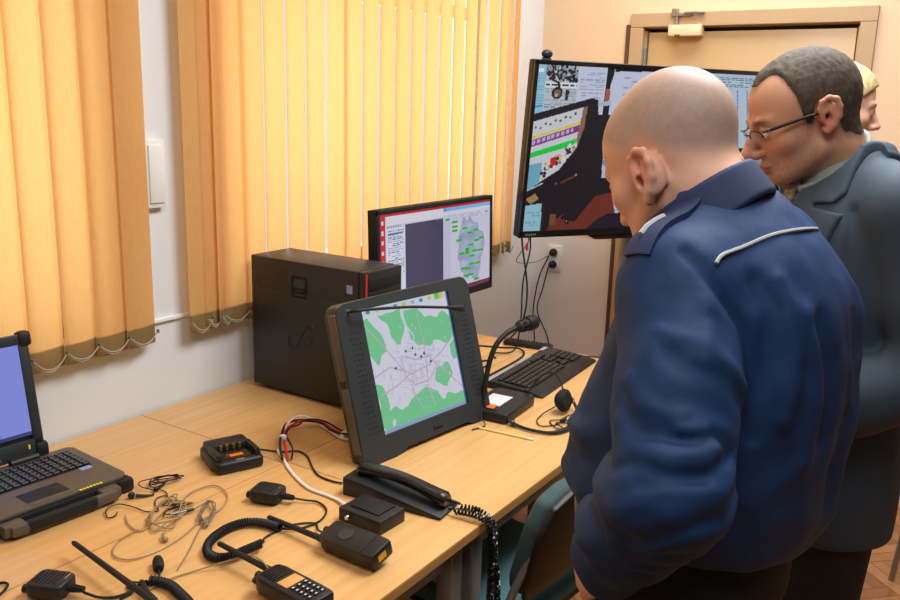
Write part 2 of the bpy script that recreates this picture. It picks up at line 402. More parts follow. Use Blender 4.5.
# socket with two black plugs
so = empty('wall_socket', (XF, 1.99, .905), 0, 'white double wall socket on the white lower wall under the television', 'socket')
B().box((-.006, 0, 0), (.012, .085, .14), .004).build('cover_plate', M['white'], so)
for z in (.033, -.033): B().cyl((-.011, 0, z), (-.016, 0, z), .024, n=20).build('outlet', M['white'], so)
for z, lab, pts in ((.938, 'upper black plug in the wall socket with its lead hanging to the desk', [(4.055, 2.0, .925), (4.03, 2.04, .80), (4.02, 2.06, .62), (4.03, 2.05, .48), (4.02, 2.03, .3), (4.03, 2.0, .1), (4.0, 1.95, .012)]),
               (.872, 'lower black plug in the wall socket with its lead hanging to the desk', [(4.055, 2.0, .86), (4.04, 2.02, .74), (4.03, 2.04, .62), (4.03, 1.97, .48), (4.03, 1.94, .33), (4.03, 1.95, .12), (4.0, 1.9, .012)])):
    p = empty('power_plug', (4.094, 1.99, z), 0, lab, 'plug', 'plugs in the wall socket')
    B().lathe([(.0, -.0), (.021, 0), (.021, .014), (.016, .03), (.009, .042), (0, .044)], 16, Matrix.Rotation(-PI / 2, 4, 'Y')).build('plug_body', M['blackmatte'], p)
    B().tube(spline(pts, 8), .0035, 6).build('lead', M['blackmatte'], p, world=True)

# ============================================================ VERTICAL BLINDS
def slat_mesh(wd, z0, z1, bow=.007):
    b = B(); n = 6
    xs = [(-.5 + k / n) * wd for k in range(n + 1)]; ys = [-bow * (1 - (2 * x / wd) ** 2) for x in xs]
    for t in (0,):
        lo = [b.bm.verts.new((x, y, z0)) for x, y in zip(xs, ys)]; hi = [b.bm.verts.new((x, y, z1)) for x, y in zip(xs, ys)]
        for k in range(n): b.bm.faces.new((lo[k], lo[k + 1], hi[k + 1], hi[k]))
    return b
YBL = 2.088
def bead_chain(p0, p1, sag):
    b = B(); n = 26; pts = []; rs = []
    for k in range(n * 2 + 1):
        t = k / (n * 2); p = Vector(p0).lerp(Vector(p1), t); p.z -= sag * 4 * t * (1 - t); pts.append(p); rs.append(.0019 if k % 2 == 0 else .0009)
    return b.tube(pts, rs, 5)
def blind(edges, ztop, zbot, label, angles, widths, group='vertical blinds at the windows'):
    q = YBL / 2.03; edges = [e * q for e in edges]; widths = [v * q for v in widths]; zbot = 1.69 - (1.69 - zbot) * q
    """edges: slat centres along x"""
    xs = [e for e in edges]; o = empty('vertical_blind', ((xs[0] + xs[-1]) / 2, YBL, zbot), 0, label, 'blind', group); cx = o.location.x
    B().box((0, 0, ztop - zbot + .02), (xs[-1] - xs[0] + .08, .045, .04), .004).build('head_rail', M['white'], o)
    prev = None
    for k, x in enumerate(xs):
        a, wd = angles[k], widths[k]; mx = Matrix.Translation((x - cx, 0, 0)) @ Matrix.Rotation(rad(a), 4, 'Z')
        s = slat_mesh(wd, .055, ztop - zbot); s.bm.transform(mx); so_ = s.build('slat', M['blind'], o)
        q = slat_mesh(wd, 0, .058); bmesh.ops.solidify(q.bm, geom=q.bm.faces[:], thickness=.003); q.bm.transform(mx); q.build('weight_pocket', M['pocket'], so_)
        e0 = mx @ Vector((-wd / 2, -.016, .036)); e1 = mx @ Vector((wd / 2 - .004, -.016, .036))
        c = B().box((0, 0, 0), (.006, .008, .012), .001, Matrix.Translation(e1)); c.build('chain_clip', M['steel'], so_)
        dz = random.uniform(.020, .034)
        bead_chain(e0, e1, dz).build('bead_chain', M['chain'], so_)
        bead_chain(e0 + Vector((0, .004, 0)), e1 + Vector((0, .004, 0)), dz + .008).build('bead_chain', M['chain'], so_)
    return o
R = lambda a, s=2: a + random.uniform(-s, s)
# left blind: slat centres about 9.6 cm apart
c1 = [.06 + .0962 * k for k in range(0, 16)]; c1 = [1.505 - .0965 * k for k in range(15)][::-1]
blind(c1, 2.72, .988, 'amber vertical blind at the left edge, behind the rugged laptop', [R(7, 1.5) for _ in c1], [.104] * len(c1))
c2 = [1.722, 1.772, 1.818, 1.866, 1.96, 2.058, 2.158, 2.256]
a2 = [4, 10, 24, 6, 7, 6, 8, 5]; w2 = [.088, .07, .074, .122, .106, .106, .106, .104]
blind(c2, 2.72, .988, 'amber vertical blind behind the black computer tower, with shaded slats at its left side', a2, w2)
c3 = [2.362, 2.455, 2.556, 2.657, 2.755, 2.853, 2.953, 3.054, 3.152, 3.25, 3.342, 3.44, 3.535, 3.60, 3.655]
a3 = [4, 5, 6, 6, 5, 7, 5, 6, 6, 5, 10, 6, 9, 40, 60]; w3 = [.106, .107, .106, .107, .107, .106, .106, .106, .107, .106, .064, .106, .106, .07, .05]
blind(c3, 2.72, .988, 'amber vertical blind beside the television, above the back monitor', a3, w3)
# ============================================================ DESKS
DT = .74
def desk(x0, x1, y0, y1, label):
    o = empty('desk', ((x0 + x1) / 2, (y0 + y1) / 2, 0), 0, label, 'desk', 'beech desks pushed together'); hw, hd = (x1 - x0) / 2, (y1 - y0) / 2
    g = .0009
    tp = B().box((0, 0, DT - .0125), (2 * hw - 2 * g, 2 * hd - 2 * g, .025)).build('tabletop', M['wood'], o)
    e = B()
    for y in (-hd + .0007, hd - .0007): e.box((0, y, DT - .0135), (2 * hw - .004, .001, .0215))
    for x in (-hw + .0007, hw - .0007): e.box((x, 0, DT - .0135), (.001, 2 * hd - .004, .0215))
    e.build('edge_band', M['edge'], tp)
    for sx in (-1, 1):
        for sy in (-1, 1):
            l = B().box((sx * (hw - .045), sy * (hd - .05), (DT - .025) / 2), (.045, .045, DT - .027), .004).build('leg', M['steel'], o)
            B().cyl((sx * (hw - .045), sy * (hd - .05), 0), (sx * (hw - .045), sy * (hd - .05), .012), .02).build('foot', M['black'], l)
    f = B()
    for sy in (-1, 1): f.box((0, sy * (hd - .05), DT - .06), (2 * hw - .135, .03, .05), .003)
    for sx in (-1, 1): f.box((sx * (hw - .045), 0, DT - .12), (.03, 2 * hd - .145, .05), .003)
    f.build('frame', M['steel'], o); return o
desk(.12, 1.5655, .914, 1.5235, 'beech desk in the front row holding the handheld radios')
desk(1.5665, 3.025, .914, 1.5235, 'beech desk in the front row holding the touch console and keyboard')
desk(.12, 1.553, 1.5245, 2.122, 'beech desk against the window wall under the rugged laptop')
desk(1.554, 3.025, 1.5245, 2.122, 'beech desk against the window wall under the computer tower')

# ============================================================ CHAIRS
def chair(loc, rz, label):
    o = empty('conference_chair', loc, rz, label, 'chair', 'teal conference chairs')
    sp = [(-.225, -.2), (-.17, -.235), (.17, -.235), (.225, -.2), (.235, .16), (.2, .215), (.12, .235), (-.12, .235), (-.2, .215), (-.235, .16)]
    B().prism(sp, .055, .02, Matrix.Translation((0, 0, .425)), 3).build('seat', M['teal'], o)
    B().prism([(x * .96, y * .96) for x, y in sp], .016, .004, Matrix.Translation((0, 0, .41))).build('seat_shell', M['chairshell'], o)
    bp = [(-.205, 0), (.205, 0), (.225, .05), (.225, .2), (.2, .265), (.13, .285), (-.13, .285), (-.2, .265), (-.225, .2), (-.225, .05)]
    mx = Matrix.Translation((0, -.235, .545)) @ Matrix.Rotation(rad(90 + 14), 4, 'X')
    B().prism(bp, .045, .016, mx @ Matrix.Translation((0, 0, -.04)), 3).build('backrest', M['tealshade'], o)
    B().prism([(x * 1.01, y * 1.01 - .002) for x, y in bp], .018, .006, mx @ Matrix.Translation((0, 0, .004)), 2).build('backrest_shell', M['chairshell'], o)
    for s in (-1, 1):
        x = s * .255
        B().tube(spline([(x, .24, .0), (x, .225, .2), (x, .215, .405)], 6), .0105, 10).build('leg', M['steel'], o)
        B().tube(spline([(x, .215, .405), (x, .225, .5), (x, .22, .585), (x, .19, .615), (x, .12, .622), (x, .02, .622), (x, -.04, .61), (x, -.065, .57), (x, -.06, .405)], 6), .0105, 10).build('arm_tube', M['black'], o)
        B().box((x, .08, .634), (.04, .20, .018), .008).build('armrest', M['chairshell'], o)
        B().tube(spline([(x, -.26, 0), (x, -.24, .2), (x * .98, -.22, .4), (x * .97, -.235, .55), (x * .8, -.27, .68)], 6), .0105, 10).build('leg', M['steel'], o)
        B().tube([(x, .2, .405), (x, -.22, .405)], .009, 8).build('side_rail', M['black'], o)
    B().tube([(-.255, .16, .4), (.255, .16, .4)], .009, 8).tube([(-.255, -.16, .4), (.255, -.16, .4)], .009, 8).build('cross_rail', M['black'], o)
    return o
ch = chair((1.868, 1.05, 0), rad(-6), 'teal conference chair with black shell and armrests pushed under the front desk')
copy_tree(ch, (3.56, -.12, 0), rad(-8), 'conference chair behind the man in the suit, only one metal leg showing')

# ============================================================ COMPUTER TOWER
t = empty('computer_tower', (2.0525, 1.82, DT), 0, 'black desktop computer tower standing on the rear desk in front of the blinds', 'computer')
W, D, H = .185, .47, .455                     # x, y, z ; left face at x = -W/2 looks to the camera, front at y = -D/2
for sx in (-1, 1): B().box((sx * .06, 0, .006), (.03, D * .8, .012), .002).build('foot', M['rubber'], t)
B().box((0, .008, .012 + (H - .012) / 2), (W, D - .016, H - .012), .005).build('case', M['pc'], t)
fp = B().box((0, -D / 2 + .0, H / 2 + .004), (W - .006, .03, H - .01), .004).build('front_panel', M['black'], t)
f = B()
for z in (.415, .37, .325): f.box((0, -D / 2 - .0155, z), (W - .03, .004, .036), .001)
f.build('drive_bay', M['blackmatte'], t)
B().box((-W / 2 + .0028, -D / 2 - .0152, H / 2 + .004), (.006, .0035, H - .02), .001).build('red_trim', M['red'], t)
B().cyl((.06, -D / 2 - .014, .30), (.06, -D / 2 - .018, .30), .008).build('power_button', M['steel'], t)
lp = B()
lp.box((-W / 2 - .0015, .0, .228), (.004, D - .06, .25), .0018)
lp.build('pressed_panel', M['pc'], t)
lt = B(); z0, y0 = .374, .02
for z in (z0 - .031, z0 + .031): lt.box((-W / 2 - .001, y0, z), (.005, .064, .006), .001)
for y in (y0 - .03, y0 + .03): lt.box((-W / 2 - .001, y, z0), (.005, .006, .064), .001)
lt.box((-W / 2 - .001, y0, z0 - .012), (.005, .05, .014), .001)
lt.build('latch', M['blackmatte'], t)
B().box((-W / 2 - .0004, y0, z0 + .012), (.002, .05, .026)).build('latch_recess', M['gloss'], t)
B().box((-W / 2 - .0002, D / 2 - .028, .365), (.0012, .02, .008)).build('lock_slot', M['gloss'], t)
B().box((-W / 2 - .0004, -D / 2 + .048, .395), (.001, .022, .026)).build('sticker', M['sticker'], t)
# embossed loop mark on the side
mk = B(); pts = []
for k in range(48):
    a = 2 * PI * k / 48; q = 1 + math.sin(a) ** 2; pts.append((-W / 2 - .0035, .015 - .052 * math.cos(a) / q * 1.0, .205 + .075 * math.sin(a) * math.cos(a) / q + .016 * math.cos(a)))
mk.tube(pts, .0034, 6, closed=True)
mk.tube(spline([(-W / 2 - .0035, -.005, .245), (-W / 2 - .0035, -.03, .262), (-W / 2 - .0035, -.042, .25)], 5), .003, 6)
mk.build('embossed_mark', M['pc'], t)
for (y, z, w_, d_) in ((.12, .0, .07, .03), (-.16, .0, .05, .04)):
    pass

# ============================================================ BACK MONITOR
bm_ = empty('monitor', (2.55, 1.72, DT), 0, 'wide black monitor on the rear desk showing a green-labelled region map', 'monitor')
MW, MH, MZ = .742, .372, .425               # centre height above desk
tl = Matrix.Translation((0, -.02, MZ)) @ Matrix.Rotation(rad(88), 4, 'X')
B().box((0, 0, -.018), (MW, MH, .036), .004, tl).build('housing', M['blackmatte'], bm_)
b = B()
for x in (-MW / 2 + .008, MW / 2 - .008): b.box((x, 0, .002), (.016, MH, .008), .002, tl)
b.box((0, MH / 2 - .008, .002), (MW, .016, .008), .002, tl).box((0, -MH / 2 + .014, .002), (MW, .028, .008), .002, tl)
b.build('bezel', M['blackmatte'], bm_)
pc = Pic(300, 150, (214, 214, 234))
pc.rect(0, 0, 1, .025, (196, 20, 44)); pc.rect(0, 0, .045, 1, (206, 22, 50))
for k in range(9): pc.rect(.014, .07 + k * .1, .03, .11 + k * .1, (226, 214, 226))
pc.rect(.05, .03, .53, .12, (222, 224, 238)); pc.rect(.05, .12, .53, .155, (206, 208, 224))
for k in range(8): pc.rect(.06 + k * .014, .125, .067 + k * .014, .15, (120, 120, 150))
pc.rect(.05, .155, .2, .97, (222, 226, 244)); pc.lines(.062, .175, .19, .62, .022, (128, 138, 160), .8)
pc.rect(.062, .2, .18, .22, (80, 120, 190)); pc.rect(.2, .135, .53, .97, (60, 60, 92)); pc.rect(.46, .135, .53, .155, (90, 90, 110))
pc.rect(.53, .025, 1, .95, (208, 206, 230)); pc.rect(.53, .025, 1, .07, (120, 186, 236)); pc.rect(.54, .035, .56, .06, (60, 150, 220))
pc.rect(.53, .07, 1, .11, (218, 218, 238)); pc.lines(.58, .12, .9, .16, .02, (150, 150, 170), .7)
pc.rect(.55, .15, .59, .175, (24, 190, 60)); pc.rect(.95, .13, .975, .15, (24, 190, 60)); pc.rect(.53, .175, .6, .95, (198, 198, 224))
f = pc.blotch(24, None, 5)
reg = pc.inpoly([(.70, .28), (.715, .18), (.745, .17), (.76, .22), (.79, .16), (.815, .22), (.85, .26), (.87, .24), (.88, .34), (.93, .38), (.945, .5), (.93, .62), (.905, .68), (.90, .80), (.88, .88), (.86, .93), (.82, .91), (.80, .85), (.76, .90), (.73, .82), (.70, .78), (.69, .68), (.665, .62), (.68, .5), (.675, .38)])
rim = reg & ~(np.roll(reg, 2, 0) & np.roll(reg, -2, 0) & np.roll(reg, 2, 1) & np.roll(reg, -2, 1))
shade = (np.clip(f * .3 + .5, 0, 1))[..., None]; pc.a[reg] = (np.array((138, 154, 190)) * (1 - shade) + np.array((186, 196, 220)) * shade)[reg]; pc.a[rim] = (150, 162, 194)
for u, v in ((.64, .2), (.64, .25), (.64, .3), (.74, .29), (.68, .42), (.79, .35), (.85, .33), (.91, .44), (.86, .46), (.80, .50), (.71, .58), (.84, .58), (.90, .585), (.81, .635), (.87, .73), (.81, .725), (.73, .76), (.77, .77), (.75, .855), (.80, .85), (.86, .925)):
    pc.rect(u - .026, v - .013, u + .026, v + .014, (14, 190, 30))
pc.rect(.745, .525, .785, .6, (10, 186, 20)); pc.rect(0, .955, 1, 1, (120, 44, 84)); pc.rect(.05, .955, .6, 1, (150, 130, 170))
pc.build('display', M['screen'], bm_, tl @ Matrix.Translation((0, .006, .0022)), MW - .032, MH - .044)
B().box((0, .035, .12), (.06, .02, .26), .004).box((0, .03, .36), (.12, .03, .12), .004).build('stand_neck', M['blackmatte'], bm_)
B().box((0, .03, .008), (.26, .2, .014), .005).build('stand_base', M['blackmatte'], bm_)

# ============================================================ TOUCH CONSOLE
yaw = math.atan2(-.063, .535)
tc = empty('touch_console', (1.651, 1.318, DT + .0005), yaw, 'slate grey touch console with speaker grilles and gooseneck microphone showing a city map', 'console')
CM = Matrix.Rotation(rad(90 - 16), 4, 'X')    # local x right, y up the face, z out of the face
CW, CH = .556, .452
body = [(.0, 0), (.006, -.032), (.10, -.032), (.118, -.02), (.15, .008), (.172, .014), (.43, .014), (.452, .008), (.468, -.010), (.48, -.026), (.545, -.026), (.556, -.010), (CW, .425), (CW - .012, .444), (CW - .03, CH), (.03, CH - .008), (.012, CH - .016), (0, CH - .036)]
body = [(x, max(y, .0)) for x, y in body]
SU, SV, SW, SH = .275, .243, .366, .350
def ring(bm, outer, inner_rect, z0, z1):
    """front bezel: the outline with a rectangular opening"""
    geo = []
    u0, u1, v0, v1 = inner_rect
    o_ = [bm.verts.new((x, y, z1)) for x, y in outer]; i_ = [bm.verts.new((x, y, z1)) for x, y in ((u0, v0), (u1, v0), (u1, v1), (u0, v1))]
    es = [bm.edges.new((o_[k], o_[(k + 1) % len(o_)])) for k in range(len(o_))] + [bm.edges.new((i_[k], i_[(k + 1) % 4])) for k in range(4)]
    r = bmesh.ops.triangle_fill(bm, use_beauty=True, edges=es)
    fs = [g for g in r['geom'] if isinstance(g, bmesh.types.BMFace)]
    e = bmesh.ops.extrude_face_region(bm, geom=fs); vs = [g for g in e['geom'] if isinstance(g, bmesh.types.BMVert)]
    bmesh.ops.translate(bm, vec=(0, 0, z0 - z1), verts=vs)
b = B(); ring(b.bm, body, (SU - SW / 2, SU + SW / 2, SV - SH / 2, SV + SH / 2), -.016, 0)
b.bm.transform(CM); b.build('bezel', M['bezel'], tc)
b = B(); back = [(x * .985 + .004, y * .965 + .016) for x, y in body]
b.prism(back, .036, .006, CM @ Matrix.Translation((0, 0, -.054))); b.build('rear_housing', M['bezel'], tc)
b = B().box((SU, SV, -.011), (SW + .01, SH + .01, .004), 0, CM); b.build('screen_well', M['gloss'], tc)
for sx, xx in ((0, .05), (1, .506)):
    g = B()
    for r_ in range(20):
        for c_ in range(3):
            v = .085 + r_ * .0145; u = xx + (c_ - 1) * .013 + (r_ % 2) * .0065
            g.box((u, v, .0004), (.0075, .0045, .0016), 0, CM)
    g.build('speaker_grille', mat('grille_slate', srgb(30, 34, 36), .6), tc)
g = B().box((.003, .33, -.02), (.012, .18, .03), .003, CM).box((.003, .13, -.02), (.012, .18, .03), .003, CM); g.build('side_cover', M['laptop'], tc)
lg = B()
for k, (u, wd, hh) in enumerate(((.288, .004, .014), (.297, .004, .009), (.304, .006, .008), (.313, .004, .009), (.322, .006, .008))): lg.box((u, .032 + (hh - .008) / 2, .0006), (wd, hh, .0014), .0002, CM)
lg.build('maker_mark', M['gloss'], tc)
pc = Pic(190, 180, (220, 220, 236)); gr = (122, 208, 152)
f = pc.blotch(30, None, 9) * .5
wu, wv = pc.u.copy(), pc.v.copy()
n1, n2, n3, n4 = pc.blotch(10, None, 21), pc.blotch(10, None, 22), pc.blotch(40, None, 23), pc.blotch(40, None, 24)
def gpoly(P):
    pc.u, pc.v = wu + .014 * n1 + .006 * n3, wv + .014 * n2 + .006 * n4; m = pc.inpoly(P); pc.u, pc.v = wu, wv; pc.a[m] = gr
    holes = m & (f > .86); pc.a[holes] = (216, 218, 232)
gpoly([(0, .08), (.06, .07), (.15, .2), (.2, .34), (.1, .46), (0, .36)])
gpoly([(.2, .07), (.42, .05), (.44, .2), (.36, .36), (.3, .34), (.28, .24)])
gpoly([(.46, .1), (.6, .08), (.7, .2), (.9, .16), (1, .22), (1, .42), (.86, .44), (.74, .4), (.62, .42), (.5, .34)])
gpoly([(0, .6), (.08, .64), (.14, .78), (.12, .9), (0, .95)]); gpoly([(.04, .9), (.2, .8), (.3, .86), (.42, .78), (.6, .76), (.74, .86), (1, .9), (1, 1), (0, 1)])
gpoly([(.7, .64), (.84, .6), (.9, .7), (.8, .8), (.7, .74)]); gpoly([(.9, .46), (1, .44), (1, .6), (.93, .58)])
pc.line([(.46, .0), (.44, .18), (.52, .3), (.5, .46), (.62, .56)], .006, (200, 214, 240)); pc.line([(.16, .1), (.22, .3), (.34, .48), (.5, .54)], .005, (206, 214, 240))
rd = (202, 176, 204)
for P_ in ([(0, .1), (.2, .36), (.34, .56), (.42, .6), (.6, .58), (.8, .5), (1, .38)], [(.0, .55), (.2, .5), (.34, .56)], [(.6, .12), (.62, .34), (.6, .58), (.58, .76), (.62, .92)], [(.42, .6), (.4, .74), (.48, .92)], [(.34, .44), (.5, .5), (.66, .5), (.72, .6), (.6, .7), (.44, .7), (.34, .6), (.34, .44)], [(.05, .7), (.24, .66), (.4, .6)], [(.7, .56), (.84, .7), (.98, .84)]):
    pc.line(P_, .0055, rd)
q = np.random.default_rng(3)
for k in range(190):
    u, v = .5 + q.normal() * .17, .55 + q.normal() * .12; a = q.choice([0.3, 1.87]); L = q.uniform(.02, .09)
    pc.line([(u, v), (u + L * math.cos(a), v + L * math.sin(a))], .0028, (190, 188, 212), .8)
for k in range(26):
    pc.dot(.5 + q.normal() * .22, .5 + q.normal() * .2, .009, (226, 196, 208))
for u, v in ((.48, .40), (.5, .46), (.56, .49), (.6, .47), (.66, .55), (.26, .52), (.4, .41)): pc.dot(u, v, .012, (44, 84, 110))
pc.rect(0, 0, 1, .06, (206, 222, 232))
for k in range(9): pc.rect(.06 + k * .1, .014, .1 + k * .1, .046, [(90, 130, 200), (220, 200, 90), (170, 180, 200)][k % 3])
pc.rect(.84, 0, .9, .05, (120, 200, 90)); pc.rect(.9, 0, .95, .05, (230, 200, 110)); pc.rect(.0, .975, 1, 1, (150, 170, 200)); pc.rect(.985, 0, 1, 1, (70, 110, 170)); pc.rect(0, 0, .008, 1, (90, 130, 190))
pc.build('display', M['screen'], tc, CM @ Matrix.Translation((SU, SV, -.008)), SW, SH)
gm = B().tube(spline([CM @ Vector(p) for p in ((.047, .42, .0), (.047, .420, .02), (.056, .419, .032), (.1, .415, .036), (.25, .397, .036), (.40, .371, .036))], 8), [.0042] * 41, 10)
gm.build('gooseneck', M['rubber'], tc)
B().tube(spline([CM @ Vector(p) for p in ((.40, .371, .036), (.43, .365, .036), (.462, .359, .036), (.470, .357, .036))], 6), [.005, .0055, .006, .0065, .007, .008, .009, .0095, .0098, .0098, .0098, .0098, .0098, .0098, .0095, .0094, .009, .008, .004][:19], 12).build('microphone_head', M['rubber'], tc)
B().lathe([(.0, 0), (.008, 0), (.008, .003), (0, .003)], 14, CM @ Matrix.Translation((.047, .42, 0))).build('microphone_mount', M['chrome'], tc)
# back strut so that the console stands
for u in (.24, .33):
    st = B().box((0, .0, 0), (.035, .03, .25), .004, Matrix.Translation((u, .152, .125))); st.build('rear_strut', M['black'], tc)

# ============================================================ TELEPHONE
tp = empty('telephone_handset', (1.564, 1.136, DT), rad(6), 'black desk telephone with its handset lying on a sloped cradle beside the console', 'telephone'); tp.scale = (.92, .92, .88)
cr = [(-.155, 0), (.13, 0), (.145, .004), (.145, .010), (-.10, .05), (-.155, .054)]    # along -y .. as (s, z)
mx = Matrix(((0, 0, 1, -.052), (-1, 0, 0, 0), (0, 1, 0, 0), (0, 0, 0, 1)))
B().prism(cr, .104, .004, mx).build('cradle', M['black'], tp)
hs = B(); n = 28; sec = []
for k in range(n + 1):
    t_ = k / n; s_ = -.135 + .27 * t_
    z = .066 - .036 * t_ + .016 * math.sin(PI * t_)
    wd = .023 + .006 * (abs(t_ - .5) * 2) ** 3; th = .011 + .008 * (abs(t_ - .5) * 2) ** 4
    if k in (0, n): wd *= .7; th *= .6
    ring_ = []
    for j in range(14):
        a = 2 * PI * j / 14; ca, sa = math.cos(a), math.sin(a)
        ring_.append(hs.bm.verts.new((.006 + wd * math.copysign(abs(ca) ** .6, ca), -s_, z + th * math.copysign(abs(sa) ** .6, sa))))
    sec.append(ring_)
for a, b2 in zip(sec, sec[1:]):
    for j in range(14): hs.bm.faces.new((a[j], a[(j + 1) % 14], b2[(j + 1) % 14], b2[j]))
hs.bm.faces.new(sec[0]); hs.bm.faces.new(sec[-1]); hs.build('handset', M['gloss'], tp)
B().cyl((.03, -.13, .02), (.034, -.158, .016), .0055, .004).build('cord_plug', M['black'], tp)
cp = coil([(1.592, .985, .756), (1.60, .955, .757), (1.597, .925, .756), (1.60, .897, .735), (1.606, .893, .66), (1.622, .890, .55), (1.636, .9, .42), (1.62, .92, .32), (1.60, .91, .36), (1.598, .898, .5), (1.592, .893, .66), (1.582, .896, .738), (1.577, .925, .757), (1.574, .96, .757), (1.566, .985, .756)], .0068, 118, .0024, 8)
c0 = [Vector((1.587, .997, .755))]
o = B().tube(spline([(1.574, 1.005, .752), (1.573, .99, .756), (1.585, .98, .758), cp[0]], 5), .0022, 6).tube(cp, .0028, 5).build('coiled_cord', M['gloss'], tp, world=True)

# ============================================================ FOOT SWITCH BOX, CHARGER
fs = empty('foot_switch', (1.438, 1.130, DT), rad(-2), 'small black switch box with a silver knob beside the telephone', 'switch')
B().box((0, 0, .017), (.092, .125, .034), .003).build('box', M['black'], fs)
B().box((.006, .002, .0355), (.062, .085, .004), .001).build('pedal_plate', M['blackmatte'], fs)
B().lathe([(.0, 0), (.006, 0), (.006, .006), (.004, .009), (0, .0095)], 14, Matrix.Translation((-.046, .032, .018)) @ Matrix.Rotation(-PI / 2, 4, 'Y')).build('knob', M['chrome'], fs)
cg = empty('charging_cradle', (1.476, 1.640, DT), rad(-22), 'empty black charging cradle with gold contacts near the middle of the desks', 'charger'); cg.scale = (1.2, 1.2, 1.1)
b = B().prism([(-.052, -.062), (.052, -.062), (.058, -.03), (.052, .062), (-.052, .062), (-.058, -.03)], .03, .009, None, 3)
b.build('cradle_body', M['black'], cg)
# raised collar round the pocket: open towards the front
b = B()
b.box((0, .030, .035), (.096, .05, .022), .008).box((-.043, -.016, .036), (.014, .07, .020), .006).box((.043, -.016, .036), (.014, .07, .020), .006)
b.build('pocket_rim', M['black'], cg)
b = B().box((0, -.02, .0305), (.07, .055, .002)).build('pocket_floor', M['gloss'], cg)
b = B()
for x in (-.022, -.008, .008, .022): b.box((x, .004, .039), (.006, .003, .014), .001)
b.build('contacts', M['gold'], cg)
B().box((0, -.032, .032), (.03, .012, .002)).build('label_strip', M['orange'], cg)
B().box((0, -.055, .03), (.02, .006, .003), .001).build('indicator', M['steel'], cg)

# ============================================================ HANDHELD RADIOS
def radio(loc, rz, label, rx=0, ry=0, face=True):
    """local: +y runs from body to antenna tip, z up out of the face"""
    o = empty('handheld_radio', loc, 0, label, 'radio', 'handheld radios on the desk'); o.rotation_euler = (rx, ry, rz); o.scale = (1.1, 1.1, 1.1)
    B().prism([(-.029, -.078), (.029, -.078), (.031, -.05), (.031, .05), (.026, .068), (-.026, .068), (-.031, .05), (-.031, -.05)], .034, .006, None, 2).build('body', M['black'], o)
    B().tube([(.017, .068, .018), (.017, .085, .018), (.0165, .16, .018), (.016, .225, .018), (.016, .228, .018)], [.0078, .0062, .0056, .005, .003], 10).build('antenna', M['rubber'], o)
    B().cyl((-.008, .066, .018), (-.008, .083, .018), .0085, .0075).build('volume_knob', M['black'], o)
    B().cyl((-.022, .064, .018), (-.022, .074, .018), .006).build('channel_knob', M['black'], o)
    g = B()
    for k in range(6): g.box((.0, .058 - k * .0065, .0345), (.044, .0028, .002), .0006)
    g.build('speaker_grille', M['gloss'], o)
    B().box((0, .002, .0345), (.042, .026, .0016), .0005).build('display', M['gloss'], o)
    kk = None
    for r_ in range(5):
        for c_ in range(3):
            k0 = B().box((-.0145 + c_ * .0145, -.020 - r_ * .0105, .0352), (.0095, .0058, .0026), .0008)
            k0.box((-.0145 + c_ * .0145, -.020 - r_ * .0105, .0366), (.0034, .0026, .0004)); k_ = k0.build('key', M['key'], o)
            if kk is None: kk = True
    l = B()
    for r_ in range(5):
        for c_ in range(3): l.box((-.0145 + c_ * .0145, -.020 - r_ * .0105, .0368), (.0036, .0026, .0004))
    l.build('key_print', M['paper'], o)
    B().box((0, .0, -.002), (.05, .12, .004), .001).box((0, .02, -.011), (.022, .09, .003), .001).box((0, .06, -.007), (.022, .012, .01), .001).build('belt_clip', M['black'], o)
    b = B()
    for x in (-.008, .0, .008): b.box((x, -.0787, .014), (.004, .002, .008))
    b.build('contacts', M['gold'], o)
    return o
import mathutils
def amber(o):                                   # amber-coloured display
    for c in o.children:
        if c.name.startswith('display'): c.data = c.data.copy(); c.data.materials.clear(); c.data.materials.append(mat('amber_display', srgb(214, 160, 92), .3))
r3 = radio((1.077, 1.04, DT + .0145), rad(-5), 'handheld radio lying keypad up at the bottom edge, its antenna under the coiled cord')
amber(r3)
r2 = copy_tree(r3, (1.283, 1.063, DT + .049), rad(-3), 'handheld radio lying face down, back with round emblem upwards, near the desk edge'); r2.rotation_euler = (rad(2), rad(180 - 14), rad(-3))
for c in list(r2.children):
    if c.name.startswith('belt_clip'): c.location = (0, 0, .0365 + .002)
    if c.name.startswith(('key', 'display', 'speaker_grille', 'contacts')): bpy.data.objects.remove(c)
em = B().lathe([(.0145, 0), (.016, 0), (.016, .0012), (.0145, .0012)], 24, Matrix.Translation((0, .014, -.0002)) @ Matrix.Rotation(PI, 4, 'X'))
em.tube(spline([(-.008, .008, -.0008), (-.004, .019, -.0008), (0, .012, -.0008), (.004, .019, -.0008), (.008, .008, -.0008)], 4), .0011, 5)
em.build('round_emblem', M['bezel'], r2)
B().box((0, -.045, -.0006), (.056, .004, .0014)).build('battery_seam', M['gloss'], r2)
B().box((.004, -.0788, .016), (.022, .002, .012)).build('contacts', M['gold'], r2)
r1 = copy_tree(r3, (.862, 1.098, DT + .0145), rad(-8), 'handheld radio at the bottom left corner, only its long antenna in view')

for c in r1.children:
    if c.name.startswith('antenna'):
        c.data = c.data.copy()
        for v in c.data.vertices: v.co.y = .068 + (v.co.y - .068) * 2.1

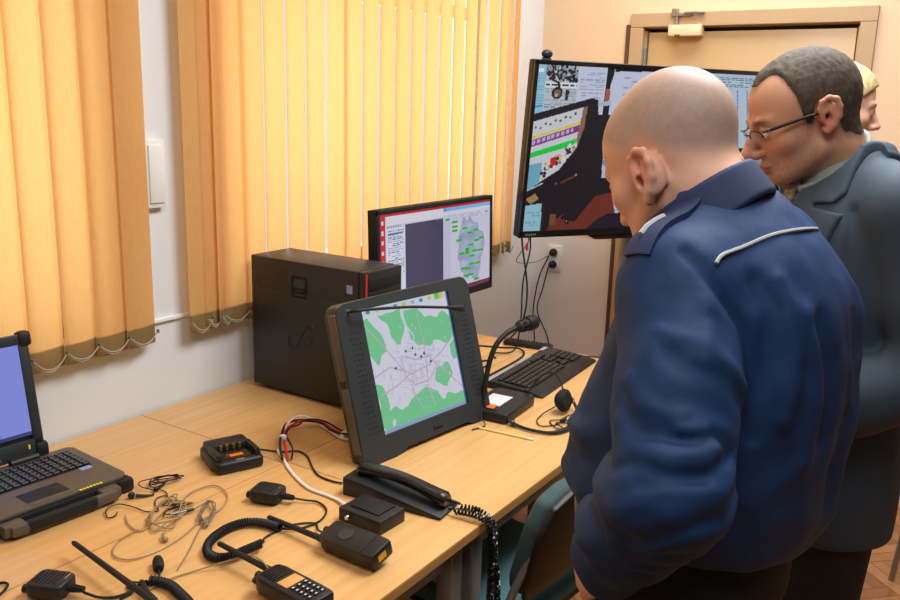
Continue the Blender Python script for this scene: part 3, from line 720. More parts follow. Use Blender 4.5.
# ============================================================ SPEAKER MICROPHONES
def speaker_mic(loc, rz, label, cord):
    o = empty('speaker_microphone', loc, rz, label, 'microphone', 'speaker microphones on the desk')
    b = B().prism([(-.026, -.036), (.026, -.036), (.033, -.02), (.033, .03), (.024, .04), (-.024, .04), (-.033, .03), (-.033, -.02)], .03, .009, None, 3); b.build('shell', M['black'], o)
    g = B()
    for k in range(6): g.box((0, .028 - k * .0085, .0302), (.046 - abs(k - 2.5) * .003, .0034, .0022), .0007)
    g.build('speaker_grille', M['blackmatte'], o)
    B().box((.012, -.027, .0305), (.022, .0025, .001)).build('silver_print', M['chrome'], o)
    g = B().cyl((0, -.034, .014), (0, -.062, .012), .0085, .0055)
    for k in range(5): g.lathe([(.0085 - k * .0005, 0), (.0085 - k * .0005, .003)], 12, Matrix.Translation((0, -.042 - k * .0055, .0135)) @ Matrix.Rotation(PI / 2, 4, 'X'))
    g.build('strain_relief', M['rubber'], o)
    B().cyl((-.02, .036, .014), (-.02, .046, .014), .0085).build('side_knob', M['black'], o)
    B().box((0, .0, -.002), (.02, .05, .004), .001).build('clip', M['black'], o)
    cord(o); return o
def cord1(o):
    b = B(); b.tube(spline([(1.395, 1.345, .753), (1.412, 1.318, .748), (1.428, 1.288, .745), (1.41, 1.245, .744), (1.36, 1.222, .744), (1.31, 1.232, .744), (1.285, 1.252, .746), (1.272, 1.262, .75)], 8), .0025, 6)
    b.tube(coil([(1.272, 1.262, .752), (1.268, 1.30, .752), (1.25, 1.338, .752), (1.21, 1.354, .752), (1.165, 1.350, .752), (1.128, 1.334, .752), (1.102, 1.305, .752), (1.100, 1.275, .753), (1.118, 1.255, .754), (1.150, 1.246, .756), (1.19, 1.236, .758)], .0078, 64, .003, 9), .0029, 5)
    b.tube(spline([(1.19, 1.236, .758), (1.205, 1.245, .752), (1.222, 1.262, .747), (1.26, 1.268, .7435), (1.31, 1.26, .7435), (1.345, 1.225, .7435), (1.32, 1.19, .748), (1.31, 1.16, .754)], 8), .0022, 6)
    b.build('coiled_cord', M['rubber'], o, world=True)
speaker_mic((1.372, 1.397, DT + .004), rad(17), 'black speaker microphone with ribbed grille lying beside the coiled cord, left of the telephone', cord1)
def cord2(o):
    b = B(); b.tube(spline([(.862, 1.383, .752), (.875, 1.352, .746), (.898, 1.330, .744), (.93, 1.325, .744), (.952, 1.33, .746), (.962, 1.322, .75)], 8), .0028, 6)
    b.tube(coil([(.962, 1.318, .752), (.972, 1.296, .752), (.975, 1.266, .752), (.968, 1.235, .752), (.955, 1.19, .752), (.93, 1.15, .752)], .0078, 26, .003, 9), .0029, 5)
    b.tube(spline([(.952, 1.328, .749), (.945, 1.315, .756), (.93, 1.28, .756), (.925, 1.25, .752)], 6), .0055, 8)
    b.build('coiled_cord', M['rubber'], o, world=True)
speaker_mic((.836, 1.445, DT + .004), rad(24), 'black speaker microphone with a silver print at the bottom left corner', cord2)
cable('lead_wire', [(.74, 1.47, .746), (.76, 1.54, .745), (.79, 1.555, .745), (.80, 1.54, .745), (.78, 1.52, .745), (.73, 1.50, .745)], .0028, M['rubber'], 'short black looped wire behind the left speaker microphone')
fm = empty('push_to_talk_button', (1.012, 1.352, DT), rad(-35), 'black oval push-to-talk pod on a wire near the clear earpiece tubing', 'button')
B().lathe([(0, 0), (.009, .003), (.0115, .014), (.0115, .034), (.009, .046), (0, .049)], 16, Matrix.Translation((0, -.022, .0115)) @ Matrix.Rotation(-PI / 2, 4, 'X')).build('pod', M['blackmatte'], fm)
B().tube(spline([(1.0, 1.336, .75), (.985, 1.318, .747), (.96, 1.326, .745), (.945, 1.352, .744), (.93, 1.342, .744), (.925, 1.318, .746), (.895, 1.318, .744)], 7), .0024, 6).build('wire', M['rubber'], fm, world=True)

# ============================================================ EARPHONES AND LOOSE WIRES
ep = empty('earphone', (1.235, 1.665, DT), 0, 'black earphone with a small tangle of black cord in front of the laptop corner', 'earphone')
B().ball((1.182, 1.667, DT + .009), .009, sc=(1, .8, 1)).build('earbud', M['black'], ep, world=True)
B().tube([(1.188, 1.66, DT + .008), (1.205, 1.645, DT + .005), (1.222, 1.635, DT + .004)], [.005, .0035, .002], 8).build('stem', M['black'], ep, world=True)
def tangle(cx, cy, rx, ry, n, seed, z=.745, dz=.008, ang=0, st=2.05):
    q = np.random.default_rng(seed); out = []
    for k in range(n):
        a = k * st + q.uniform(-.4, .4); r_ = q.uniform(.55, 1); x, y = rx * r_ * math.cos(a), ry * r_ * math.sin(a)
        out.append((cx + x * math.cos(ang) - y * math.sin(ang), cy + x * math.sin(ang) + y * math.cos(ang), z + q.uniform(0, dz)))
    return out
B().tube(spline([(1.222, 1.635, .745), (1.235, 1.655, .746), (1.225, 1.69, .75), (1.245, 1.708, .752)] + tangle(1.285, 1.675, .052, .024, 15, 4, ang=-.35) + [(1.25, 1.63, .744), (1.235, 1.60, .744), (1.222, 1.566, .744), (1.214, 1.545, .744), (1.212, 1.57, .744)], 7), .0014, 5).build('cord', M['rubber'], ep, world=True)
B().tube([(1.245, 1.655, .745), (1.27, 1.66, .747), (1.292, 1.672, .748)], [.0045, .0035, .0015], 8).ball((1.242, 1.652, .747), .0065).build('plug', M['black'], ep, world=True)
cable('audio_wire', [(1.115, 1.630, .7435), (1.10, 1.618, .7435), (1.085, 1.625, .7435), (1.105, 1.655, .747), (1.135, 1.653, .749), (1.15, 1.62, .746), (1.155, 1.58, .744), (1.175, 1.56, .7435), (1.19, 1.59, .744), (1.215, 1.615, .744), (1.235, 1.608, .744), (1.222, 1.583, .744), (1.2, 1.57, .744)] + tangle(1.19, 1.53, .06, .02, 6, 12, .744, .004), .0015, M['rubber'], 'thin black wire with a loop lying between the earphone and the clear tubing', 'wire', n=8, sides=5)
et = empty('earpiece', (1.17, 1.52, DT), 0, 'clear acoustic tube earpiece in loose beige coils with a silver plug', 'earphone')
loop = [(1.115, 1.60, .745), (1.09, 1.55, .744), (1.10, 1.51, .744)] + tangle(1.175, 1.525, .095, .055, 26, 21, .7445, .010, .5, .9) + [(1.235, 1.545, .75), (1.30, 1.572, .746), (1.345, 1.553, .745), (1.325, 1.49, .745), (1.27, 1.45, .745), (1.20, 1.44, .745), (1.12, 1.415, .744), (1.055, 1.41, .744), (1.0, 1.425, .744), (.99, 1.47, .744), (1.03, 1.51, .744), (1.09, 1.52, .745)]
B().tube(spline(loop, 9), .0017, 6).build('tube', M['clear'], et, world=True)
B().ball((1.093, 1.432, .747), .007).tube([(1.09, 1.432, .747), (1.10, 1.45, .75), (1.112, 1.455, .747)], [.004, .003, .002], 8).build('ear_tip', M['clear'], et, world=True)
B().cyl((1.172, 1.513, .749), (1.205, 1.497, .749), .0045).build('silver_plug', M['chrome'], et, world=True)
B().cyl((1.205, 1.497, .749), (1.222, 1.490, .749), .0048, .003).build('black_sleeve', M['black'], et, world=True)
cable('audio_wire', [(1.222, 1.49, .749)] + tangle(1.225, 1.448, .066, .020, 26, 33, .745, .012, .75, .95) + [(1.17, 1.41, .745), (1.10, 1.36, .744), (1.03, 1.315, .744)], .0016, M['greycable'], 'bunched grey-black wire right of the silver plug', 'wire', n=8, sides=5)
cable('antenna_lead', [(.93, 1.30, .745), (.99, 1.30, .7445), (1.05, 1.28, .745), (1.10, 1.235, .76), (1.118, 1.20, .775), (1.11, 1.155, .782), (1.094, 1.12, .784)], .0017, M['clear'], 'thin beige wire crossing to the handheld radio at the bottom edge', 'wire', n=8, sides=5)

# ============================================================ CABLES ROUND THE CONSOLE
P1 = [(1.566, 1.522, .742), (1.585, 1.545, .765), (1.62, 1.585, .775), (1.665, 1.62, .775), (1.715, 1.645, .770), (1.775, 1.655, .763), (1.81, 1.61, .755), (1.79, 1.545, .752), (1.785, 1.49, .755), (1.79, 1.42, .77)]
def off(P, dx, dy, dz, wob=.0): return [(x + dx, y + dy + wob * math.sin(i * 1.9), z + dz) for i, (x, y, z) in enumerate(P)]
cable('power_cable', off(P1, 0, 0, 0), .0042, M['redcable'], 'red cable arching from the desk joint to behind the console')
cable('power_cable', off(P1, -.010, .006, .004, .006), .0036, M['rubber'], 'black cable bundled with the red one behind the console')
cable('power_cable', off(P1, .008, -.008, .003, -.010), .0028, M['rubber'], 'thin black cable looping below the red one behind the console')
cable('signal_cable', [(1.64, 1.61, .772), (1.70, 1.648, .777), (1.76, 1.672, .775), (1.80, 1.66, .765), (1.80, 1.60, .75), (1.77, 1.51, .747), (1.775, 1.47, .75), (1.80, 1.42, .765)], .003, M['whitecable'], 'thin white cable wound with the red and black cables')
cable('network_cable', [(1.60, 1.592, .7445), (1.565, 1.535, .745), (1.523, 1.471, .745), (1.487, 1.40, .745), (1.470, 1.35, .745), (1.469, 1.305, .745), (1.464, 1.258, .746), (1.446, 1.215, .751), (1.44, 1.196, .753)], .0042, M['whitecable'], 'white cable running across the desk to the small switch box')
tie = B().box((1.615, 1.583, .776), (.014, .018, .022), .004, None); tag(tie.build('cable_tie', M['paper']), 'upper white tape band round the red and black cables', 'cable tie')
tag(B().box((1.783, 1.505, .752), (.022, .016, .02), .004).build('cable_tie', M['paper']), 'white tape band on the cables by the foot of the console', 'cable tie')
cable('charger_cable', [(1.540, 1.655, .752), (1.575, 1.63, .745), (1.60, 1.575, .7435), (1.63, 1.545, .7435), (1.62, 1.50, .7435), (1.575, 1.44, .7435), (1.545, 1.39, .7435), (1.54, 1.34, .7435), (1.545, 1.31, .7445)], .0026, M['rubber'], 'black lead from the charging cradle to the telephone')
# ============================================================ GOOSENECK PAGING MICROPHONE
gb = empty('desk_microphone', (2.27, 1.262, DT), rad(4), 'black gooseneck desk microphone on a heavy base between the console and the keyboard', 'microphone')
B().prism([(-.115, -.075), (.10, -.075), (.115, -.06), (.115, .06), (.10, .075), (-.10, .075), (-.115, .06)], .034, .008, None, 3).build('base', M['black'], gb)
B().box((-.01, .012, .0352), (.10, .07, .002), 0, None).build('label_card', M['paper'], gb)
B().box((-.075, .0, .0362), (.035, .035, .002)).build('orange_mark', M['orange'], gb)
b = B().tube(spline([(2.175, 1.275, .772), (2.178, 1.274, .80), (2.19, 1.268, .90), (2.21, 1.258, .965), (2.245, 1.243, 1.0), (2.285, 1.226, 1.018)], 8), .0085, 12)
b.cyl((2.175, 1.275, .76), (2.176, 1.275, .80), .014, .011).build('gooseneck', M['rubber'], gb, world=True)
a_, b_ = Vector((2.282, 1.227, 1.016)), Vector((2.36, 1.195, 1.030)); q = (b_ - a_).to_track_quat('Z', 'Y').to_matrix().to_4x4(); L_ = (b_ - a_).length
hd = B().lathe([(0, 0), (.009, 0), (.018, .012), (.019, .04), (.0195, .045), (.024, .048), (.0255, .062), (.023, .078), (.014, .088), (0, .09)], 24, Matrix.Translation(a_) @ q); hd.build('microphone_capsule', M['blackmatte'], gb, world=True)
sl = B()
for k in range(8): sl.box((.0185 * math.cos(k * PI / 4), .0185 * math.sin(k * PI / 4), .028), (.005, .005, .012), 0, Matrix.Translation(a_) @ q)
sl.build('sound_slots', M['gloss'], gb, world=True)

# ============================================================ KEYBOARDS
def keyrows(): 
    rows = [('f', [1] * 13 + [0, 1, 1, 1]), ('n', [1] * 13 + [2]), ('q', [1.5] + [1] * 12 + [1.5]), ('a', [1.75] + [1] * 11 + [2.25]), ('z', [2.25] + [1] * 10 + [2.75]), ('s', [1.25, 1.25, 1.25, 6.25, 1.25, 1.25, 1.25, 1.25])]
    return rows
def keyboard(loc, rz, W, D, label, cap=98):
    o = empty('keyboard', loc, rz, label, 'keyboard')
    hw, hd = W / 2, D / 2
    prof = [(-hd, 0), (hd, 0), (hd, .024), (hd - .02, .027), (-hd + .045, .017), (-hd + .008, .009), (-hd, .004)]
    mx = Matrix(((0, 0, 1, -hw), (1, 0, 0, 0), (0, 1, 0, 0), (0, 0, 0, 1)))
    B().prism(prof, W, .003, mx).build('base', M['black'], o)
    tilt = Matrix.Translation((0, 0, .0185)) @ Matrix.Rotation(rad(3.8), 4, 'X')
    meshes = {}; n = 0; rest = B(); st = .0206
    x0 = -hw + .02; kz = .006
    lay = []
    for r_, (nm, ks) in enumerate(keyrows()):
        y = hd - .052 - r_ * st - (.006 if r_ else 0) + .010; x = x0
        for i, k in enumerate(ks):
            wd = k * st * (.955 if nm == 'f' else 1) if k else .01
            if k: lay.append((x + wd / 2, y, k))
            x += wd
    for blk, (bx, cs, rs) in enumerate(((x0 + 15.5 * st, 3, (0, 1, 2)), (x0 + 19 * st, 4, (1, 2, 3, 4, 5)))):
        for r_ in rs:
            for c_ in range(cs): lay.append((bx + (c_ + .5) * st, hd - .052 - r_ * st - (.006 if r_ else 0) + .010, 1))
    for c_ in range(3): lay.append((x0 + (16 + c_) * st, hd - .052 - 5 * st - .006 + .022, 1))
    lay.append((x0 + 17 * st, hd - .052 - 4 * st - .006 + .022, 1))
    for (x, y, k) in lay:
        if n >= cap:
            rest.box((x, y, kz), (k * st - .0035, st - .0035, .008), .0016, tilt, 1); continue
        if k not in meshes:
            kb = B().box((0, 0, 0), (k * st - .0035, st - .0035, .008), .0016, None, 1); e = kb.build('key', M['key'], o); meshes[k] = e.data; kk = e
        else:
            kk = bpy.data.objects.new('key', meshes[k]); COL.objects.link(kk); kk.parent = o
        kk.matrix_local = tilt @ Matrix.Translation((x, y, kz)); n += 1
    e = rest.build('keys', M['key'], o); e['kind'] = 'stuff'
    lg = B()
    for (x, y, k) in lay: lg.box((x - .003, y + .002, kz + .0041), (.0034, .0034, .0003), 0, tilt)
    lg.build('key_print', M['steel'], o)
    return o
k1 = keyboard((2.70, 1.325, DT), rad(3.5), .52, .215, 'full size black keyboard lying in front of the gooseneck microphone at the desk end')
B().box((.215, .098, .0285), (.055, .016, .002), 0).box((-.1, .1, .0275), (.4, .012, .002)).build('grey_strip', mat('keyboard_silver', srgb(160, 164, 170), .35), k1)
B().box((-.04, .1, .0288), (.012, .006, .001)).build('red_mark', M['red'], k1)
kp = empty('keypad', (2.985, 1.545, DT), rad(-82), 'narrow black keypad near the far end of the desks behind the keyboard', 'keypad')
B().prism([(-.10, -.026), (.10, -.026), (.10, .026), (-.10, .026)], .018, .004).build('body', M['black'], kp)
b = B()
for r_ in range(3):
    for c_ in range(11): b.box((-.09 + c_ * .0175, -.015 + r_ * .015, .019), (.012, .010, .005), .001)
b.build('keys', M['key'], kp)['kind'] = 'stuff'

# ============================================================ HEADSET, PENCIL
hs = empty('headset', (2.31, 1.09, DT), 0, 'black single-ear headset with thin cord lying on the desk in front of the keyboard', 'headset')
band = [(2.175, 1.172, .748), (2.160, 1.125, .748), (2.158, 1.08, .748), (2.175, 1.03, .748), (2.225, 1.005, .749), (2.29, 1.005, .75), (2.36, 1.032, .753), (2.405, 1.066, .765), (2.415, 1.09, .785), (2.405, 1.11, .805)]
B().tube(spline(band, 7), .0052, 8).tube(spline([(x, y + .01, z) for x, y, z in band[:6]], 7), .0035, 8).build('headband', M['rubber'], hs, world=True)
ec = Matrix.Translation((2.365, 1.087, .784)) @ Matrix.Rotation(rad(84), 4, 'Z') @ Matrix.Rotation(rad(100), 4, 'Y')
B().lathe([(0, -.014), (.026, -.016), (.036, -.009), (.038, .001), (.034, .008), (0, .009)], 24, ec).build('ear_cushion', M['blackmatte'], hs, world=True)
B().lathe([(0, .009), (.026, .009), (.024, .020), (0, .022)], 20, ec).build('ear_shell', M['black'], hs, world=True)
B().box((2.405, 1.074, .775), (.010, .012, .02), .002).build('slider', M['chrome'], hs, world=True)
B().tube(spline([(2.405, 1.108, .80), (2.42, 1.13, .83), (2.43, 1.155, .845), (2.42, 1.19, .835), (2.40, 1.215, .80), (2.385, 1.225, .785)], 7), .003, 8).ball((2.383, 1.227, .783), .011, sc=(1.2, .8, .7)).build('microphone_boom', M['rubber'], hs, world=True)
B().tube(spline([(2.345, 1.105, .765), (2.31, 1.125, .75), (2.25, 1.12, .745), (2.215, 1.09, .744), (2.24, 1.06, .744), (2.28, 1.055, .7445), (2.32, 1.06, .745), (2.36, 1.055, .7445), (2.345, 1.03, .7445), (2.285, 1.035, .7445), (2.26, 1.06, .746), (2.24, 1.025, .744), (2.225, 1.04, .744), (2.27, 1.085, .744), (2.30, 1.05, .745), (2.32, 1.0, .744), (2.31, .985, .744), (2.34, 1.0, .744), (2.35, 1.035, .744)], 7), .0019, 6).build('cord', M['rubber'], hs, world=True)
B().tube(spline([(2.16, 1.13, .75), (2.155, 1.16, .752), (2.175, 1.185, .76), (2.19, 1.17, .752), (2.16, 1.155, .747), (2.175, 1.2, .77), (2.165, 1.26, .776), (2.13, 1.25, .76), (2.11, 1.225, .745), (2.06, 1.24, .744)], 6), .0019, 6).box((2.292, 1.05, .748), (.026, .014, .010), .003).build('cord_knot', M['rubber'], hs, world=True)
pn = empty('pencil', (2.095, 1.15, DT + .0036), rad(2), 'yellow pencil with a white eraser end lying in front of the console', 'pencil')
B().cyl((-.005, .085, 0), (.003, -.075, 0), .0035, n=6).build('shaft', M['pencil'], pn)
B().cyl((.003, -.075, 0), (.0038, -.095, 0), .0036, n=12).build('eraser', M['paper'], pn)

# cables lying behind the console and by the far wall
cable('monitor_cable', [(2.60, 1.70, .75), (2.46, 1.66, .80), (2.46, 1.60, .85), (2.62, 1.58, .82), (2.80, 1.56, .775), (2.90, 1.54, .752), (2.84, 1.49, .745), (2.6, 1.47, .745), (2.40, 1.47, .745), (2.32, 1.49, .745)], .004, M['rubber'], 'black cable looping up behind the gooseneck microphone')
cable('keyboard_cable', [(2.42, 1.42, .757), (2.36, 1.43, .745), (2.34, 1.49, .745), (2.45, 1.545, .745), (2.62, 1.535, .745), (2.70, 1.57, .745), (2.5, 1.64, .745)], .0035, M['rubber'], 'black cable lying on the desk between the console and the keyboard')
cable('headset_cable', [(2.955, 1.30, .75), (3.0, 1.28, .7445), (3.015, 1.24, .7445), (3.0, 1.2, .7445)], .003, M['rubber'], 'short black cable end at the far corner of the desk')

# ============================================================ RUGGED LAPTOP
lz = rad(-4)
lt = empty('rugged_laptop', (1.048, 1.848, DT), lz, 'rugged grey laptop with carry handle and blue screen at the left end of the desk', 'laptop')
LW, LD = .345, .285
op = [(-.225, -.13), (.155, -.13), (.172, -.112), (.172, .125), (.16, .142), (-.23, .142), (-.242, .125), (-.242, -.112)]
B().prism(op, .03, .005, Matrix.Translation((0, 0, .006))).build('base', M['laptopdark'], lt)
B().prism([(x * .985, y * .985) for x, y in op], .011, .004, Matrix.Translation((0, 0, .0355))).build('palm_rest', M['laptop'], lt)
for sx in (-1, 1):
    for sy in (-1, 1): B().box((sx * .192 - .035, sy * .118, .018), (.044, .04, .036), .009).build('corner_bumper', M['rubber'], lt)
B().box((-.005, .045, .0468), (.288, .115, .0015), .0005).build('key_well', M['gloss'], lt)
kd = None; n = 0
for r_ in range(6):
    m_ = 15
    for c_ in range(m_):
        x, y = -.14 + c_ * .0193, .094 - r_ * .0185
        if kd is None: e = B().box((0, 0, 0), (.0168, .0155, .006), .0014, None, 1).build('key', M['key'], lt); kd = e.data
        else: e = bpy.data.objects.new('key', kd); COL.objects.link(e); e.parent = lt
        e.location = (x, y, .0495)
b = B()
for r_ in range(6):
    for c_ in range(15): b.box((-.143 + c_ * .0193, .096 - r_ * .0185, .0526), (.004, .004, .0003))
b.build('key_print', M['steel'], lt)
B().box((-.02, -.075, .0468), (.10, .055, .0012), .0004).build('touchpad', M['laptopdark'], lt)
B().box((-.02, -.115, .0470), (.10, .014, .002), .0006).build('touchpad_buttons', M['laptop'], lt)
B().box((.118, -.02, .0466), (.028, .02, .0008)).build('sticker', M['sticker'], lt)
b = B()
for k in range(7): b.box((.045 + k * .0085, -.126, .0462), (.0055, .0075, .0008))
b.build('warning_print', M['yellow'], lt)
b = B()
for y in (-.075, -.055): b.box((.1725, y, .02), (.002, .013, .012), .001)
b.build('ports', M['gloss'], lt)
hd = B().box((-.125, -.143, .022), (.05, .034, .028), .006).box((.105, -.143, .022), (.05, .034, .028), .006).box((-.01, -.160, .021), (.255, .02, .026), .007); hd.build('carry_handle', M['laptop'], lt)
B().box((-.02, -.1605, .0215), (.17, .0225, .029), .008).build('handle_grip', M['rubber'], lt)
for x in (-.17, .04): B().cyl((x - .035, .128, .05), (x + .035, .128, .05), .0105).build('hinge', M['laptopdark'], lt)
# lid leaning back
lm = Matrix.Translation((-.068, .140, .050)) @ Matrix.Rotation(rad(90 - 9), 4, 'X')
LX = .166; LH = .312
ol = [(-LX, .0), (LX, .0), (LX, LH), (-LX, LH)]
lid = B().box((0, LH / 2, -.010), (2 * LX, LH, .020), .006, lm).build('lid', M['laptopdark'], lt)
b = B()
for x in (-LX + .012, LX - .012): b.box((x, LH / 2, .003), (.026, LH, .008), .002, lm)
b.box((0, LH - .012, .003), (2 * LX, .026, .008), .002, lm).box((0, .022, .003), (2 * LX, .044, .008), .002, lm); b.build('bezel', M['bezel'], lt)
for x in (-1, 1):
    for y in (.012, LH - .012): B().box((x * (LX - .006), y, -.004), (.034, .04, .034), .010, lm).build('corner_bumper', M['rubber'], lt)
b = B()
for x in (-LX + .012, LX - .012): b.lathe([(0, 0), (.004, 0), (.003, .002), (0, .002)], 10, lm @ Matrix.Translation((x, LH - .018, .007)))
b.build('screws', M['chrome'], lt)
B().box((.128, .026, .007), (.005, .012, .002), .001, lm).build('indicator', M['yellow'], lt)
B().box((0, .012, .008), (.11, .008, .003), .001, lm).build('silver_strip', M['chrome'], lt)
pc = Pic(150, 124, (128, 142, 232))
for k in range(1): pc.a[:] = np.array((138, 150, 236)) * (1 - pc.u[..., None] * .0)
pc.rect(0, 0, .5, .08, (206, 214, 240)); pc.poly([(0, .1), (.62, .1), (.74, 1), (0, 1)], (116, 130, 222)); pc.poly([(.0, .1), (.55, .1), (.55, .95), (0, .95)], (120, 134, 226))
for r_ in range(6):
    for c_ in range(4):
        if r_ in (3, 5) or (r_ + c_) % 3 == 0: pc.rect(.30 + c_ * .075, .45 + r_ * .085, .345 + c_ * .075, .50 + r_ * .085, (226, 232, 246))
pc.rect(.56, .52, .66, .58, (220, 228, 246)); pc.rect(.56, .62, .66, .68, (214, 222, 244)); pc.rect(.57, .76, .68, .94, (206, 214, 240))
pc.rect(0, .96, 1, 1, (60, 70, 120))
pc.build('display', M['screen'], lt, lm @ Matrix.Translation((0, .172, .0045)), .284, .234)

# ============================================================ TELEVISION ON A FLOOR STAND
dv = Vector((.8453, -.5343, 0)).normalized(); nv = Vector((-.5343, -.8453, 0)).normalized(); tilt = rad(5.8)
up = Vector((0, 0, 1)) * math.cos(tilt) + nv * math.sin(tilt); zn = dv.cross(up)
bl = Vector((2.800, 1.514, 1.212)); TW, TH = 1.16, .650
ctr = bl + dv * TW / 2 + up * TH / 2
tv = empty('television', (ctr.x, ctr.y, 0), 0, 'large black flat screen television showing a camera picture of screens and papers', 'television')
TM = Matrix((( dv.x, up.x, zn.x, 0), (dv.y, up.y, zn.y, 0), (dv.z, up.z, zn.z, ctr.z), (0, 0, 0, 1)))
B().box((0, 0, -.024), (TW, TH, .04), .006, TM).build('housing', M['black'], tv)
b = B(); bw = .016
for x in (-TW / 2 + bw / 2, TW / 2 - bw / 2): b.box((x, 0, 0), (bw, TH, .012), .002, TM)
b.box((0, TH / 2 - bw / 2, 0), (TW, bw, .012), .002, TM).box((0, -TH / 2 + .013, 0), (TW, .026, .012), .002, TM)
b.build('bezel', M['gloss'], tv)
B().prism([(-.19, 0), (.19, 0), (.15, -.02), (-.15, -.02)], .03, .003, TM @ Matrix.Translation((-.08, -TH / 2, -.03))).build('sensor_bar', M['gloss'], tv)
b = B()
for k in range(6): b.box((-TW / 2 + .03 + k * .008, -TH / 2 + .013, .0064), (.005, .007 if k % 2 else .006, .0008), 0, TM)
b.build('maker_mark', M['steel'], tv)
pc = Pic(330, 186, (24, 14, 20))
# (u, v) of the picture; papers across the top
pc.rect(0, 0, .29, .32, (186, 202, 226)); pc.rect(0, 0, .03, .29, (150, 204, 230)); pc.rect(.002, .02, .022, .045, (240, 247, 250)); pc.lines(.002, .06, .03, .25, .016, (120, 172, 206), .8); pc.line([(0, .245), (.024, .235)], .006, (40, 150, 220))
pc.rect(.03, 0, .15, .26, (196, 204, 214))
q = np.random.default_rng(8)
for k in range(110): pc.dot(q.uniform(.034, .146), q.uniform(.0, .095), q.uniform(.004, .014), (30, 32, 38) if q.random() < .55 else (150, 160, 172))
pc.rect(.03, .098, .152, .128, (232, 234, 238)); pc.lines(.034, .106, .15, .124, .026, (50, 54, 64), .9); pc.lines(.034, .135, .15, .25, .013, (140, 152, 170), .75)
pc.rect(.11, .142, .122, .20, (52, 56, 62)); pc.dot(.116, .155, .014, (36, 40, 46))
pc.line([(.052, .0), (.058, .05), (.05, .08), (.08, .1), (.086, .14)], .006, (20, 20, 24)); pc.dot(.078, .16, .036, (26, 22, 22)); pc.dot(.079, .16, .023, (120, 96, 80)); pc.dot(.075, .172, .012, (196, 170, 150))
pc.rect(.152, .0, .262, .30, (206, 212, 236)); pc.lines(.16, .03, .255, .13, .014, (158, 168, 200), .7); pc.lines(.17, .15, .25, .2, .014, (140, 150, 190), .5)
pc.poly([(.262, 0), (.29, 0), (.281, .118), (.29, .3), (.262, .3)], (20, 16, 20)); pc.rect(.263, .125, .285, .208, (176, 92, 66))
pc.poly([(.29, .02), (.62, .0), (.62, .5), (.292, .42), (.279, .1)], (206, 212, 240)); pc.lines(.33, .05, .6, .4, .02, (166, 174, 208), .6)
pc.poly([(.62, 0), (1, 0), (1, .5), (.62, .5)], (186, 208, 230)); pc.lines(.63, .02, 1, .08, .014, (70, 120, 104), .9)
for k in range(8): pc.line([(.64 + k * .045, .1), (.69 + k * .045, .5)], .004, (120, 140, 170))
pc.line([(.80, .25), (.74, .5)], .005, (30, 34, 44)); pc.rect(.44, .48, 1, .80, (28, 20, 30))
pc.poly([(.235, .215), (.29, .19), (.29, .22), (.24, .235)], (176, 196, 214))
# tilted monitor seen in the picture, with a striped window and a crowd picture
pc.poly([(0, .285), (.213, .182), (.237, .19), (.246, .282), (.30, .28), (.36, .66), (.29, .67), (.28, .49), (.2, .8), (0, 1), (0, .3)], (18, 15, 20))
pc.poly([(0, .331), (.19, .235), (.185, .40), (.175, .482), (.115, .62), (.05, .69), (0, .75)], (214, 216, 224))
for k in range(9): pc.dot(.012 + k * .018, .365 - k * .011 + (.012 if k % 2 else 0), .008, [(60, 90, 60), (150, 110, 60), (90, 80, 70)][k % 3])
pc.line([(0, .428), (.178, .330)], .007, (232, 216, 40)); pc.line([(0, .462), (.18, .362)], .02, (140, 56, 132))
for k in range(9):
    u, v = .004 + k * .0175, .458 - k * .0097; pc.poly([(u, v - .012), (u + .012, v - .019), (u + .012, v + .004), (u, v + .011)], (196, 180, 228))
pc.poly([(0, .516), (.172, .425), (.17, .464), (0, .549)], (24, 214, 66))
pc.poly([(.184, .24), (.20, .23), (.196, .36), (.176, .482), (.172, .43)], (150, 104, 84))
pc.poly([(0, .59), (.05, .571), (.046, .69), (0, .75)], (110, 178, 204))
q = np.random.default_rng(2)
for k in range(60):
    t_ = q.random(); u, v = .05 + .12 * t_, .63 - .15 * t_ + q.normal() * .022; pc.dot(u, v, q.uniform(.005, .014), [(224, 188, 120), (36, 30, 40), (210, 170, 130), (230, 226, 226), (60, 46, 50)][k % 5])
pc.poly([(.078, .548), (.1, .535), (.102, .59), (.082, .60)], (206, 30, 40))
pc.poly([(0, .75), (.055, .70), (.12, .63), (.19, .47), (.29, .52), (.29, .9), (0, .9)], (24, 13, 20)); pc.line([(.0, .748), (.06, .70)], .004, (190, 196, 206)); pc.line([(.13, .70), (.185, .655)], .006, (110, 60, 40)); pc.dot(.185, .65, .006, (170, 190, 210)); pc.dot(.11, .705, .005, (120, 130, 150))
pc.poly([(.281, .47), (.32, .47), (.40, .655), (.288, .672)], (176, 206, 236)); pc.dot(.296, .575, .02, (120, 150, 200))
pc.poly([(0, .80), (.035, .765), (.05, .80), (.02, .83)], (170, 132, 90))
pc.poly([(.09, 1), (.117, .94), (.231, .804), (.386, .749), (.62, .72), (.62, 1)], (112, 44, 30)); pc.poly([(.14, .93), (.2, .8), (.28, .77), (.2, .95)], (24, 13, 20)); pc.poly([(.62, .72), (1, .70), (1, 1), (.62, 1)], (70, 32, 28))
pc.poly([(0, .84), (.063, .826), (.07, 1), (0, 1)], (150, 200, 216)); pc.lines(.006, .86, .06, .98, .02, (116, 166, 190), .5); pc.rect(.066, .83, .076, 1, (30, 30, 38))
pc.poly([(.345, .808), (.405, .80), (.425, .91), (.365, .913)], (176, 206, 230)); pc.lines(.36, .82, .41, .9, .02, (120, 160, 200), .6)
